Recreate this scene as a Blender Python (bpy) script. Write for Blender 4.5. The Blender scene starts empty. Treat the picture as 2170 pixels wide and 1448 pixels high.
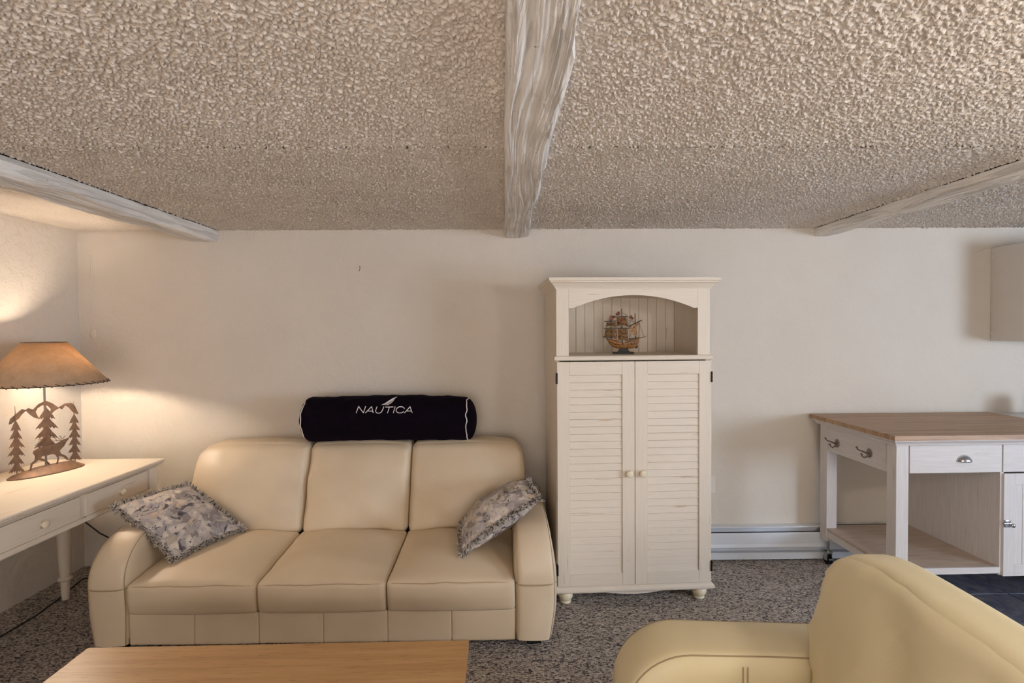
import bpy, bmesh, math, random
import numpy as np
from mathutils import Vector, Matrix, noise
from mathutils.geometry import tessellate_polygon
random.seed(7)
PI = math.pi
S = bpy.context.scene
C = S.collection

# ------------------------------------------------------------------ camera
cam_data = bpy.data.cameras.new('camera')
cam = bpy.data.objects.new('camera', cam_data); C.objects.link(cam)
cam_data.sensor_width = 36.0
cam_data.lens = 36.0 * 1085.0 / 2170.0
cam_data.clip_start = 0.05
cam.matrix_world = (Matrix.Translation((0, 0, 1.54)) @ Matrix.Rotation(-0.0138, 4, 'Z')
                    @ Matrix.Rotation(PI / 2 - 0.0195, 4, 'X') @ Matrix.Rotation(-0.0065, 4, 'Z'))
S.camera = cam

# ------------------------------------------------------------------ world, lights, exposure
S.view_settings.view_transform = 'Standard'
S.view_settings.look = 'None'
S.view_settings.gamma = 1.0
S.view_settings.use_curve_mapping = False
S.view_settings.exposure = 0.08
w = bpy.data.worlds.new('world'); S.world = w; w.use_nodes = True
w.node_tree.nodes['Background'].inputs[0].default_value = (0.55, 0.62, 0.75, 1)
w.node_tree.nodes['Background'].inputs[1].default_value = 0.4

def area(name, loc, target, sx, sy, power, col, shape='RECTANGLE'):
    l = bpy.data.lights.new(name, 'AREA'); l.shape = shape; l.size = sx; l.size_y = sy
    l.energy = power; l.color = col
    o = bpy.data.objects.new(name, l); C.objects.link(o); o.location = loc
    d = Vector(target) - Vector(loc)
    o.rotation_euler = d.to_track_quat('-Z', 'Y').to_euler()
    return o
# added front fill, then daylight through the unseen window on the right
area('front_fill_light', (-0.3, -2.95, 1.25), (-0.3, -0.6, 2.25), 3.0, 1.4, 62, (1.0, 0.93, 0.90))
area('right_window_light', (5.45, -0.55, 1.35), (0.2, 2.6, 1.75), 1.5, 1.2, 140, (0.62, 0.77, 1.0))
bounce_sun = bpy.data.lights.new('bounce_sun', 'SUN'); bounce_sun.energy = 42; bounce_sun.color = (1.0, 0.97, 0.93); bounce_sun.angle = math.radians(1.0)
so = bpy.data.objects.new('bounce_sun', bounce_sun); C.objects.link(so)
so.rotation_euler = Vector((0.10, 0.74, -0.66)).to_track_quat('-Z', 'Y').to_euler()   # added, unseen: its bounce off the floor behind the camera lifts the ceiling
# ceiling lamp of the kitchen side, behind the frame
def bulb(name, loc, power, col, size):
    l = bpy.data.lights.new(name, 'POINT'); l.energy = power; l.color = col; l.shadow_soft_size = size
    o = bpy.data.objects.new(name, l); C.objects.link(o); o.location = loc
bulb('ceiling_lamp_light', (1.75, 0.35, 1.78), 30, (1.0, 0.92, 0.83), 0.09)

# ------------------------------------------------------------------ helpers
def tag(o, label=None, cat=None, group=None, kind=None):
    if label: o['label'] = label
    if cat: o['category'] = cat
    if group: o['group'] = group
    if kind: o['kind'] = kind
    return o
def thing(name, label, cat, loc=(0, 0, 0), rz=0.0, group=None):
    o = bpy.data.objects.new(name, None); C.objects.link(o)
    o.empty_display_size = 0.1
    o.location = loc; o.rotation_euler = (0, 0, rz)
    return tag(o, label, cat, group)
def obj(name, bm, mat, parent=None, smooth=False, auto=None):
    bmesh.ops.recalc_face_normals(bm, faces=bm.faces[:])
    me = bpy.data.meshes.new(name); bm.to_mesh(me); bm.free()
    if smooth:
        me.polygons.foreach_set('use_smooth', [True] * len(me.polygons))
        if auto is not None:
            me.set_sharp_from_angle(angle=math.radians(auto))
    o = bpy.data.objects.new(name, me); C.objects.link(o)
    if mat: me.materials.append(mat)
    if parent: o.parent = parent
    return o
def inst(name, src, parent, loc=(0, 0, 0), rot=(0, 0, 0)):
    o = bpy.data.objects.new(name, src.data); C.objects.link(o)
    o.parent = parent; o.location = loc; o.rotation_euler = rot
    return o
def struct(o):
    o['kind'] = 'structure'; return o

def bx(bm, x0, x1, y0, y1, z0, z1, bev=0.0, M=None):
    g = bmesh.ops.create_cube(bm, size=1.0)
    vs = g['verts']
    for v in vs:
        v.co = Vector(((x0 + x1) / 2 + v.co.x * (x1 - x0), (y0 + y1) / 2 + v.co.y * (y1 - y0), (z0 + z1) / 2 + v.co.z * (z1 - z0)))
    if M is not None:
        bmesh.ops.transform(bm, matrix=M, verts=vs)
    if bev > 0:
        es = list({e for v in vs for e in v.link_edges})
        bmesh.ops.bevel(bm, geom=es, offset=bev, segments=2, profile=0.5, affect='EDGES')
def BX(*a, **k):
    bm = bmesh.new(); bx(bm, *a, **k); return bm
def tube(bm, pts, r, n=8, caps=True, flat=1.0):
    pts = [Vector(p) for p in pts]
    rs = r if isinstance(r, (list, tuple)) else [r] * len(pts)
    rings = []; up = None
    for i, p in enumerate(pts):
        if i == 0: t = pts[1] - pts[0]
        elif i == len(pts) - 1: t = pts[-1] - pts[-2]
        else: t = pts[i + 1] - pts[i - 1]
        if t.length < 1e-9: t = Vector((0, 0, 1))
        t.normalize()
        if up is None:
            a = Vector((0, 0, 1)) if abs(t.z) < 0.9 else Vector((1, 0, 0))
            up = a - t * a.dot(t)
        else:
            up = up - t * up.dot(t)
        if up.length < 1e-6: up = t.orthogonal()
        up.normalize(); s = t.cross(up)
        rings.append([bm.verts.new(p + (up * math.cos(2 * PI * k / n) * flat + s * math.sin(2 * PI * k / n)) * rs[i]) for k in range(n)])
    for a, b in zip(rings, rings[1:]):
        for k in range(n):
            bm.faces.new((a[k], a[(k + 1) % n], b[(k + 1) % n], b[k]))
    if caps:
        bm.faces.new(rings[0][::-1]); bm.faces.new(rings[-1])
def TUBE(*a, **k):
    bm = bmesh.new(); tube(bm, *a, **k); return bm
def lathe(bm, prof, n=24, M=None):
    rings = []
    for (r, z) in prof:
        if r < 1e-6:
            rings.append([bm.verts.new((0, 0, z))])
        else:
            rings.append([bm.verts.new((r * math.cos(2 * PI * k / n), r * math.sin(2 * PI * k / n), z)) for k in range(n)])
    for a, b in zip(rings, rings[1:]):
        for k in range(n):
            k2 = (k + 1) % n
            if len(a) == 1 and len(b) == 1: continue
            if len(a) == 1: bm.faces.new((a[0], b[k2], b[k]))
            elif len(b) == 1: bm.faces.new((a[k], a[k2], b[0]))
            else: bm.faces.new((a[k], a[k2], b[k2], b[k]))
    if M is not None:
        vs = [v for r in rings for v in r]
        bmesh.ops.transform(bm, matrix=M, verts=vs)
def LATHE(*a, **k):
    bm = bmesh.new(); lathe(bm, *a, **k); return bm
def plate(bm, pts, t, f):
    """polygon pts in 2-D, thickness t, f(u,v,w)->3-D point"""
    a = [bm.verts.new(f(u, v, -t / 2)) for u, v in pts]
    b = [bm.verts.new(f(u, v, t / 2)) for u, v in pts]
    n = len(pts)
    for i in range(n):
        bm.faces.new((a[i], a[(i + 1) % n], b[(i + 1) % n], b[i]))
    for tr in tessellate_polygon([[Vector((u, v, 0)) for u, v in pts]]):
        if len(set(tr)) == 3:
            bm.faces.new([a[k] for k in tr]); bm.faces.new([b[k] for k in tr[::-1]])
def sweep(bm, prof, path, closed=False):
    """sweep a closed 2-D profile (out,z) along a horizontal path with mitres; path = list of (x,y,nx,ny) points with outward mitre vectors"""
    rings = [[bm.verts.new((x + nx * o, y + ny * o, z)) for o, z in prof] for x, y, nx, ny in path]
    m = len(prof)
    for a, b in zip(rings, rings[1:]):
        for k in range(m):
            bm.faces.new((a[k], a[(k + 1) % m], b[(k + 1) % m], b[k]))
    bm.faces.new(rings[0]); bm.faces.new(rings[-1][::-1])
def nz(x, y, z, s=1.0):
    return noise.noise(Vector((x * s, y * s, z * s)))
def lerp(a, b, t): return a + (b - a) * t
def interp(tab, x):
    if x <= tab[0][0]: return tab[0][1]
    for (a, u), (b, v) in zip(tab, tab[1:]):
        if x <= b: return lerp(u, v, (x - a) / (b - a))
    return tab[-1][1]

# rounded, stuffed box: unit position -> surface point
def rb_point(u, half, r):
    p = Vector((u[0] * half[0], u[1] * half[1], u[2] * half[2]))
    i = Vector([max(-(half[k] - r[k]), min(half[k] - r[k], p[k])) for k in range(3)])
    v = Vector([(p[k] - i[k]) / r[k] for k in range(3)])
    if v.length > 1e-9:
        m = v.normalized()
        k = max(abs(v[0]), abs(v[1]), abs(v[2]))
        m = m * min(1.0, k) if k < 1 else m
        v = Vector([m[j] * r[j] for j in range(3)])
    return i + v
def puff(half, r, n, fn):
    if not isinstance(r, (tuple, list)): r = (r, r, r)
    if isinstance(n, int): n = (n, n, n)
    bm = bmesh.new(); cache = {}
    def vert(i, j, k):
        key = (i, j, k)
        if key not in cache:
            u = [math.sin((2 * a / m - 1) * PI / 2) for a, m in zip(key, n)]
            cache[key] = bm.verts.new(fn(u, rb_point(u, half, r)))
        return cache[key]
    nx, ny, nzz = n
    for i in range(nx):
        for j in range(ny):
            for k in (0, nzz):
                bm.faces.new((vert(i, j, k), vert(i + 1, j, k), vert(i + 1, j + 1, k), vert(i, j + 1, k)))
    for i in range(nx):
        for k in range(nzz):
            for j in (0, ny):
                bm.faces.new((vert(i, j, k), vert(i + 1, j, k), vert(i + 1, j, k + 1), vert(i, j, k + 1)))
    for j in range(ny):
        for k in range(nzz):
            for i in (0, nx):
                bm.faces.new((vert(i, j, k), vert(i, j + 1, k), vert(i, j + 1, k + 1), vert(i, j, k + 1)))
    return bm

# ------------------------------------------------------------------ materials
def srgb(r, g, b):
    def f(c):
        c /= 255.0
        return c / 12.92 if c <= 0.04045 else ((c + 0.055) / 1.055) ** 2.4
    return (f(r), f(g), f(b), 1)
class Mat:
    def __init__(s, name, rough=0.5, metal=0.0):
        s.m = bpy.data.materials.new(name); s.m.use_nodes = True
        s.nt = s.m.node_tree; s.N = s.nt.nodes; s.L = s.nt.links
        s.b = s.N['Principled BSDF']; s.b.inputs['Roughness'].default_value = rough
        s.b.inputs['Metallic'].default_value = metal
        s.tc = s.N.new('ShaderNodeTexCoord'); s.h = None
    def map(s, scale=(1, 1, 1), rnd=False, rot=(0, 0, 0)):
        mp = s.N.new('ShaderNodeMapping'); mp.inputs['Scale'].default_value = scale
        mp.inputs['Rotation'].default_value = rot
        s.L.new(s.tc.outputs['Object'], mp.inputs['Vector'])
        if rnd:
            oi = s.N.new('ShaderNodeObjectInfo')
            mu = s.N.new('ShaderNodeMath'); mu.operation = 'MULTIPLY'; mu.inputs[1].default_value = 37.0
            s.L.new(oi.outputs['Random'], mu.inputs[0])
            cx = s.N.new('ShaderNodeCombineXYZ')
            for i in range(3): s.L.new(mu.outputs[0], cx.inputs[i])
            s.L.new(cx.outputs[0], mp.inputs['Location'])
        return mp.outputs[0]
    def noise(s, vec, scale, detail=3, rough=0.5, dist=0.0):
        n = s.N.new('ShaderNodeTexNoise'); n.inputs['Scale'].default_value = scale
        n.inputs['Detail'].default_value = detail; n.inputs['Roughness'].default_value = rough
        n.inputs['Distortion'].default_value = dist
        s.L.new(vec, n.inputs['Vector']); return n.outputs['Fac']
    def voro(s, vec, scale, feature='F1', out='Distance', rand=1.0):
        n = s.N.new('ShaderNodeTexVoronoi'); n.feature = feature; n.inputs['Scale'].default_value = scale
        n.inputs['Randomness'].default_value = rand
        s.L.new(vec, n.inputs['Vector']); return n.outputs[out]
    def ramp(s, fac, stops, const=False):
        r = s.N.new('ShaderNodeValToRGB')
        if const: r.color_ramp.interpolation = 'CONSTANT'
        e = r.color_ramp.elements
        while len(e) < len(stops): e.new(0.5)
        for el, (p, c) in zip(e, stops):
            el.position = p; el.color = c if isinstance(c, tuple) else (c, c, c, 1)
        s.L.new(fac, r.inputs[0]); return r.outputs[0]
    def mix(s, fac, a, b, blend='MIX'):
        m = s.N.new('ShaderNodeMix'); m.data_type = 'RGBA'; m.blend_type = blend
        for sock, v in ((m.inputs[0], fac), (m.inputs[6], a), (m.inputs[7], b)):
            if hasattr(v, 'links'): s.L.new(v, sock)
            else: sock.default_value = v
        return m.outputs[2]
    def math(s, op, a, b=0.0):
        m = s.N.new('ShaderNodeMath'); m.operation = op
        for sock, v in ((m.inputs[0], a), (m.inputs[1], b)):
            if hasattr(v, 'links'): s.L.new(v, sock)
            else: sock.default_value = v
        return m.outputs[0]
    def col(s, c):
        if hasattr(c, 'links'): s.L.new(c, s.b.inputs['Base Color'])
        else: s.b.inputs['Base Color'].default_value = c
        return s
    def bump(s, h, strength=0.3, dist=0.01):
        b = s.N.new('ShaderNodeBump'); b.inputs['Strength'].default_value = strength
        b.inputs['Distance'].default_value = dist
        s.L.new(h, b.inputs['Height'])
        if s.h is not None: s.L.new(s.h, b.inputs['Normal'])
        s.h = b.outputs[0]; s.L.new(s.h, s.b.inputs['Normal']); return s

def m_plain(name, c, rough=0.5, metal=0.0, fine=0.0):
    m = Mat(name, rough, metal)
    v = m.map()
    f = m.noise(v, 9, 4)
    a = tuple(x * 0.93 for x in c[:3]) + (1,)
    m.col(m.mix(f, a, c))
    if fine: m.bump(m.noise(v, 400, 3), fine, 0.002)
    return m.m

def m_wall():
    m = Mat('painted_plaster', 0.85)
    v = m.map()
    f = m.noise(v, 1.2, 5, 0.6)
    m.col(m.ramp(f, [(0.3, srgb(215, 204, 189)), (0.7, srgb(222, 212, 198))]))
    n1 = m.noise(v, 14, 6, 0.65, 0.6); k = m.ramp(n1, [(0.42, 0.0), (0.5, 0.7), (0.62, 1.0)])
    m.bump(k, 0.30, 0.005)
    m.bump(m.noise(v, 95, 4, 0.6), 0.55, 0.004)
    # tiny scuffs and pin holes
    return m.m
def m_wall_left():
    m = Mat('troweled_plaster', 0.85)
    v = m.map()
    f = m.noise(v, 1.2, 5, 0.6)
    m.col(m.ramp(f, [(0.3, srgb(217, 206, 191)), (0.7, srgb(224, 214, 200))]))
    n1 = m.noise(v, 26, 5, 0.65, 0.6); k = m.ramp(n1, [(0.42, 0.0), (0.48, 0.8), (0.62, 1.0)])
    m.bump(k, 0.45, 0.005)
    m.bump(m.noise(v, 90, 4, 0.6), 0.25, 0.003)
    return m.m
def m_ceiling():
    m = Mat('popcorn_ceiling', 0.92)
    v = m.map()
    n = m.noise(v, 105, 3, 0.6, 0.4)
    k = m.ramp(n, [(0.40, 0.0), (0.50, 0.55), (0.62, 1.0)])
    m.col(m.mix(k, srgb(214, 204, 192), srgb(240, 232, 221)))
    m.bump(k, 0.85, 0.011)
    m.bump(m.noise(v, 260, 3, 0.6), 0.7, 0.004)
    return m.m
def m_ceiling2():
    m = Mat('popcorn_lumps', 0.9)
    v = m.map()
    m.col(m.ramp(m.noise(v, 4, 3), [(0.3, srgb(222, 210, 196)), (0.7, srgb(232, 221, 208))]))
    m.bump(m.noise(v, 240, 3, 0.6), 0.5, 0.003)
    return m.m
def m_carpet():
    m = Mat('berber_carpet', 1.0)
    v = m.map((0.72, 1.25, 1))
    # rows of loops
    c = m.voro(v, 135, 'F1', 'Color')
    d = m.voro(v, 135, 'F1', 'Distance')
    sep = m.N.new('ShaderNodeSeparateColor'); m.L.new(c, sep.inputs[0])
    fl = m.ramp(sep.outputs[0], [(0.0, srgb(84, 76, 76)), (0.13, srgb(142, 130, 124)), (0.32, srgb(184, 171, 161)), (0.56, srgb(210, 196, 183)), (0.82, srgb(228, 215, 202))], True)
    big = m.ramp(m.noise(v, 5, 3), [(0.3, 0.88), (0.7, 1.0)])
    fl = m.mix(1.0, fl, big, 'MULTIPLY')
    m.col(fl)
    inv = m.ramp(d, [(0.0, 1.0), (0.55, 0.35), (0.9, 0.0)])
    m.bump(inv, 1.0, 0.010)
    m.bump(m.noise(v, 600, 2), 0.4, 0.002)
    return m.m
def m_leather(name, c1, c2):
    m = Mat(name, 0.42)
    v = m.map()
    f = m.noise(v, 3.0, 4)
    m.col(m.ramp(f, [(0.3, c1), (0.7, c2)]))
    m.bump(m.noise(v, 7, 3, 0.5, 0.5), 0.10, 0.02)
    m.bump(m.voro(v, 330, 'F1', 'Distance'), 0.12, 0.0012)
    r = m.ramp(m.noise(v, 8, 3), [(0.3, 0.38), (0.7, 0.5)])
    m.L.new(r, m.b.inputs['Roughness'])
    return m.m
def m_distressed(name, base, base2, wear, axis='x', rnd=True, amount=0.61):
    """painted wood with worn streaks along the grain"""
    m = Mat(name, 0.5)
    lo, hi = 3.0, 70.0
    sc = {'x': (lo, hi, hi), 'y': (hi, lo, hi), 'z': (hi, hi, lo)}[axis]
    v = m.map(sc, rnd)
    v2 = m.map((1, 1, 1), rnd)
    g = m.noise(v, 2.2, 4, 0.6)
    c = m.ramp(g, [(0.3, base2), (0.65, base)])
    st = m.ramp(m.noise(v, 1.0, 5, 0.7, 0.3), [(amount, 0.0), (amount + 0.05, 1.0)])
    pa = m.ramp(m.noise(v2, 4.5, 2), [(0.47, 0.0), (0.60, 1.0)])
    f = m.math('MULTIPLY', st, pa)
    f = m.math('MULTIPLY', f, 0.75)
    m.col(m.mix(f, c, wear))
    m.bump(g, 0.05, 0.001)
    return m.m
def m_wood(name, c1, c2, c3, axis='x', sc_lo=1.6, sc_hi=38.0, rough=0.38, pores=True, rnd=True, tint=False):
    m = Mat(name, rough)
    sc = {'x': (sc_lo, sc_hi, sc_hi), 'y': (sc_hi, sc_lo, sc_hi), 'z': (sc_hi, sc_hi, sc_lo)}[axis]
    v = m.map(sc, rnd)
    g = m.noise(v, 1.0, 6, 0.62, 0.4)
    c = m.ramp(g, [(0.25, c1), (0.5, c2), (0.75, c3)])
    if pores:
        sp = {'x': (14, 260, 260), 'y': (260, 14, 260), 'z': (260, 260, 14)}[axis]
        p = m.noise(m.map(sp, rnd), 1.0, 2, 0.5)
        pf = m.ramp(p, [(0.62, 0.0), (0.72, 0.55)])
        c = m.mix(pf, c, tuple(x * 0.45 for x in c1[:3]) + (1,))
    if tint:
        oi = m.N.new('ShaderNodeObjectInfo')
        t = m.ramp(oi.outputs['Random'], [(0.0, (0.82, 0.78, 0.74, 1)), (0.5, (0.97, 0.95, 0.93, 1)), (1.0, (1.08, 1.0, 0.92, 1))])
        c = m.mix(1.0, c, t, 'MULTIPLY')
    m.col(c); m.bump(g, 0.06, 0.002)
    return m.m
def m_beam():
    m = Mat('hewn_painted_timber', 0.7)
    v = m.map((26, 1.6, 26)); 
    g = m.noise(v, 1.0, 6, 0.65, 1.0)
    v2 = m.map()
    c = m.ramp(m.noise(v2, 6, 4), [(0.3, srgb(236, 230, 222)), (0.7, srgb(243, 238, 231))])
    crack = m.ramp(m.noise(m.map((60, 3.2, 60)), 1.0, 4, 0.6, 0.8), [(0.69, 0.0), (0.74, 1.0)])
    patch = m.ramp(m.noise(v2, 5, 2), [(0.45, 0.0), (0.62, 1.0)])
    cf = m.math('MULTIPLY', crack, patch)
    hole = m.ramp(m.noise(v2, 75, 2), [(0.74, 0.0), (0.77, 1.0)])
    cf = m.math('MAXIMUM', m.math('MULTIPLY', cf, 0.35), m.math('MULTIPLY', hole, 0.9))
    m.col(m.mix(cf, c, srgb(58, 44, 34)))
    k = m.ramp(g, [(0.35, 0.0), (0.48, 0.7), (0.56, 0.75), (0.66, 1.0)])
    m.bump(k, 0.8, 0.010)
    m.bump(m.noise(v2, 60, 4), 0.25, 0.003)
    return m.m
def m_pillow():
    m = Mat('printed_cotton', 0.85)
    v = m.map((1, 1, 1), True)
    nn = m.N.new('ShaderNodeTexNoise'); nn.inputs['Scale'].default_value = 9; nn.inputs['Detail'].default_value = 4
    m.L.new(v, nn.inputs['Vector'])
    va = m.N.new('ShaderNodeVectorMath'); va.operation = 'MULTIPLY_ADD'
    m.L.new(nn.outputs['Color'], va.inputs[0]); va.inputs[1].default_value = (0.16, 0.16, 0.16)
    m.L.new(v, va.inputs[2])
    c1 = m.voro(va.outputs[0], 27, 'F1', 'Color')
    sp = m.N.new('ShaderNodeSeparateColor'); m.L.new(c1, sp.inputs[0])
    base = m.ramp(sp.outputs[0], [(0.0, srgb(74, 68, 72)), (0.06, srgb(148, 138, 132)), (0.2, srgb(188, 176, 168)), (0.42, srgb(212, 200, 186)), (0.64, srgb(228, 217, 202)), (0.88, srgb(208, 188, 162)), (0.94, srgb(172, 165, 165))], True)
    sh = m.voro(va.outputs[0], 27, 'F1', 'Distance')
    base = m.mix(m.ramp(sh, [(0.1, 0.0), (0.7, 0.45)]), base, srgb(150, 142, 142))
    c2 = m.ramp(m.noise(va.outputs[0], 26, 4, 0.7, 1.0), [(0.60, 0.0), (0.63, 0.9)])
    base = m.mix(c2, base, srgb(62, 58, 64))
    c3 = m.ramp(m.noise(va.outputs[0], 34, 4, 0.7, 1.5), [(0.62, 0.0), (0.65, 0.8)])
    base = m.mix(c3, base, srgb(222, 216, 208))
    m.col(base)
    m.bump(m.noise(v, 16, 5, 0.6, 1.0), 0.5, 0.012)
    m.bump(m.noise(v, 500, 2), 0.2, 0.001)
    return m.m
def m_slate():
    m = Mat('slate_tile', 0.38)
    v = m.map((1, 1, 1), True)
    f = m.noise(v, 9, 6, 0.65, 1.5)
    m.col(m.ramp(f, [(0.25, srgb(60, 62, 76)), (0.45, srgb(90, 92, 108)), (0.6, srgb(116, 114, 122)), (0.75, srgb(130, 116, 106))]))
    m.bump(f, 0.5, 0.01)
    return m.m
def m_rust():
    m = Mat('rusty_cut_steel', 0.55, 0.45)
    v = m.map()
    f = m.noise(v, 22, 5, 0.6, 1.0)
    m.col(m.ramp(f, [(0.3, srgb(84, 64, 52)), (0.5, srgb(116, 92, 74)), (0.7, srgb(136, 104, 76))]))
    m.bump(m.noise(v, 160, 3), 0.15, 0.002)
    return m.m
def m_shade():
    m = Mat('parchment_shade', 0.8)
    v = m.map()
    f = m.noise(v, 22, 5, 0.7)
    c = m.ramp(f, [(0.3, srgb(202, 172, 138)), (0.7, srgb(222, 194, 160))])
    m.col(c)
    tr = m.N.new('ShaderNodeBsdfTranslucent'); m.L.new(c, tr.inputs['Color'])
    mx = m.N.new('ShaderNodeMixShader'); mx.inputs[0].default_value = 0.36
    m.L.new(m.b.outputs[0], mx.inputs[1]); m.L.new(tr.outputs[0], mx.inputs[2])
    m.L.new(mx.outputs[0], m.N['Material Output'].inputs['Surface'])
    return m.m
def m_velvet():
    m = Mat('dark_velvet', 0.9)
    v = m.map()
    f = m.noise(v, 10, 4, 0.6, 1.5)
    m.col(m.ramp(f, [(0.3, srgb(7, 4, 8)), (0.7, srgb(17, 8, 20))]))
    m.b.inputs['Sheen Weight'].default_value = 0.03
    m.b.inputs['Specular IOR Level'].default_value = 0.08
    m.b.inputs['Sheen Tint'].default_value = srgb(120, 60, 130)
    m.bump(m.noise(v, 30, 4), 0.2, 0.01)
    return m.m
def m_print(name, cols, scale=90, rough=0.6):
    m = Mat(name, rough); v = m.map()
    f = m.noise(v, scale, 4, 0.6, 1.0)
    n = len(cols)
    m.col(m.ramp(f, [(0.3 + 0.4 * i / max(1, n - 1), c) for i, c in enumerate(cols)]))
    return m.m
def m_bulb():
    m = Mat('lit_bulb'); m.b.inputs['Emission Color'].default_value = (1.0, 0.78, 0.5, 1)
    m.b.inputs['Emission Strength'].default_value = 12; m.col((1, 0.95, 0.85, 1)); return m.m

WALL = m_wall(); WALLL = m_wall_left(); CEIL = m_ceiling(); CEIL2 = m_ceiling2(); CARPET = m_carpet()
LEATHER = m_leather('cream_leather', srgb(212, 192, 162), srgb(222, 203, 174))
LEATHER2 = m_leather('buttery_leather', srgb(228, 212, 170), srgb(234, 219, 180))
PIPE = m_plain('leather_piping', srgb(188, 164, 130), 0.5)
SEAM = m_plain('seam_thread', srgb(176, 152, 116), 0.7)
cream, cream2, wear = srgb(230, 217, 199), srgb(224, 210, 190), srgb(186, 148, 102)
DX = m_distressed('cream_paint_grain_x', cream, cream2, wear, 'x')
DY = m_distressed('cream_paint_grain_y', cream, cream2, wear, 'y')
DZ = m_distressed('cream_paint_grain_z', cream, cream2, wear, 'z', amount=0.63)
g1, g2, gw = srgb(216, 208, 202), srgb(204, 195, 188), srgb(160, 130, 104)
IX = m_distressed('grey_paint_grain_x', g1, g2, gw, 'x', amount=0.63)
IY = m_distressed('grey_paint_grain_y', g1, g2, gw, 'y', amount=0.63)
IZ = m_distressed('grey_paint_grain_z', g1, g2, gw, 'z', amount=0.63)
KNOB = m_plain('knob_paint', srgb(236, 222, 192), 0.3)
BEAM = m_beam(); PILLOW = m_pillow(); SLATE = m_slate(); RUST = m_rust(); SHADE = m_shade()
VELVET = m_velvet()
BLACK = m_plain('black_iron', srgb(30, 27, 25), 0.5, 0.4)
CHROME = m_plain('brushed_nickel', srgb(176, 172, 168), 0.28, 0.95)
BRONZE = m_plain('aged_nickel', srgb(138, 126, 116), 0.32, 0.9)
OAK = m_wood('oak_veneer', srgb(184, 140, 90), srgb(204, 160, 106), srgb(216, 174, 122), 'x')
STAVE = m_wood('butcher_block', srgb(150, 118, 88), srgb(176, 142, 110), srgb(196, 162, 128), 'x', 3.0, 40, 0.45, True, True, True)
SHELFW = m_wood('worn_shelf_board', srgb(160, 138, 122), srgb(186, 166, 148), srgb(200, 182, 166), 'x', 4, 30, 0.5, False)
WHITE = m_plain('white_enamel', srgb(226, 228, 232), 0.35)
CABW = m_plain('white_melamine', srgb(214, 206, 196), 0.5)
CREAMPLASTIC = m_plain('cream_plastic', srgb(232, 226, 212), 0.4)
BLACKP = m_plain('black_plastic', srgb(18, 18, 20), 0.25)
GLASSD = m_plain('smoked_glass', srgb(30, 26, 26), 0.08)
CORD = m_plain('black_cord', srgb(26, 24, 24), 0.6)
WHITETHREAD = m_plain('white_embroidery', srgb(232, 224, 222), 0.7)

# ------------------------------------------------------------------ room shell
XL, XR, YB, YF, ZC = -2.8, 5.6, 3.41, -3.1, 2.225
TX = 2.30          # carpet / tile boundary
struct(obj('floor', BX(XL - .1, TX, YF - .1, YB + .1, -0.12, 0.0), CARPET))
tf = struct(obj('floor_kitchen', BX(TX, XR + .1, YF - .1, YB + .1, -0.12, -0.008), m_plain('grout', srgb(58, 56, 58), 0.9)))
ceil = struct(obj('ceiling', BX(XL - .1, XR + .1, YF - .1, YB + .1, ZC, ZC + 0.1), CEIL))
def popcorn(x0, x1, y0, y1, step, depth):
    rs = np.random.RandomState(int(y0 * 10))
    nx, ny = int((x1 - x0) / step), int((y1 - y0) / step)
    def band(f0, f1):                      # band-limited noise, frequencies in cycles per metre
        F = np.fft.rfft2(rs.randn(ny, nx))
        fy = np.fft.fftfreq(ny, step)[:, None]; fx = np.fft.rfftfreq(nx, step)[None, :]
        r = np.sqrt(fx * fx + fy * fy)
        F *= np.exp(-((r - f0) / f1) ** 2)
        h = np.fft.irfft2(F, s=(ny, nx)); return h / h.std()
    h = band(72, 28) + .3 * band(112, 16)
    t = np.clip((h + .35) / 1.1, 0, 1); t = t * t * (3 - 2 * t)
    h = (t * (.75 + .25 * np.clip(band(30, 15), -1, 2))) * depth
    X, Y = np.meshgrid(np.linspace(x0, x1, nx), np.linspace(y0, y1, ny))
    co = np.stack([X, Y, ZC - .0015 - h], -1).astype(np.float32).reshape(-1)
    i = (np.arange(ny - 1)[:, None] * nx + np.arange(nx - 1)[None, :]).reshape(-1)
    q = np.stack([i, i + nx, i + nx + 1, i + 1], -1).astype(np.int32)
    me = bpy.data.meshes.new('popcorn_texture')
    me.vertices.add(nx * ny); me.vertices.foreach_set('co', co)
    me.loops.add(q.size); me.loops.foreach_set('vertex_index', q.reshape(-1))
    me.polygons.add(len(q)); me.polygons.foreach_set('loop_start', np.arange(0, q.size, 4, dtype=np.int32))
    me.polygons.foreach_set('use_smooth', np.ones(len(q), dtype=bool))
    me.update(calc_edges=True)
    o = bpy.data.objects.new('popcorn_texture', me); C.objects.link(o); me.materials.append(CEIL2)
    o.parent = ceil; o['kind'] = 'stuff'; return o
popcorn(-2.4, 2.5, 0.93, 1.9, 0.0034, 0.0088)
popcorn(XL, 3.9, 1.9, YB, 0.0042, 0.0088)
struct(obj('wall_back', BX(XL - .1, XR + .1, YB, YB + 0.1, -.1, ZC), WALL))
struct(obj('wall_left', BX(XL - .1, XL, YF, YB, -.1, ZC), WALLL))
bm = bmesh.new()   # right wall with window hole
bx(bm, XR, XR + .1, YF, -1.35, -.1, ZC); bx(bm, XR, XR + .1, 0.25, YB, -.1, ZC)
bx(bm, XR, XR + .1, -1.35, 0.25, -.1, 0.65); bx(bm, XR, XR + .1, -1.35, 0.25, 1.95, ZC)
struct(obj('wall_right', bm, WALL))
bm = bmesh.new()
bx(bm, XL, -1.9, YF - .1, YF, -.1, ZC); bx(bm, 1.3, XR, YF - .1, YF, -.1, ZC)
bx(bm, -1.9, 1.3, YF - .1, YF, -.1, 0.5); bx(bm, -1.9, 1.3, YF - .1, YF, 2.0, ZC)
struct(obj('wall_front', bm, WALL))
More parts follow.
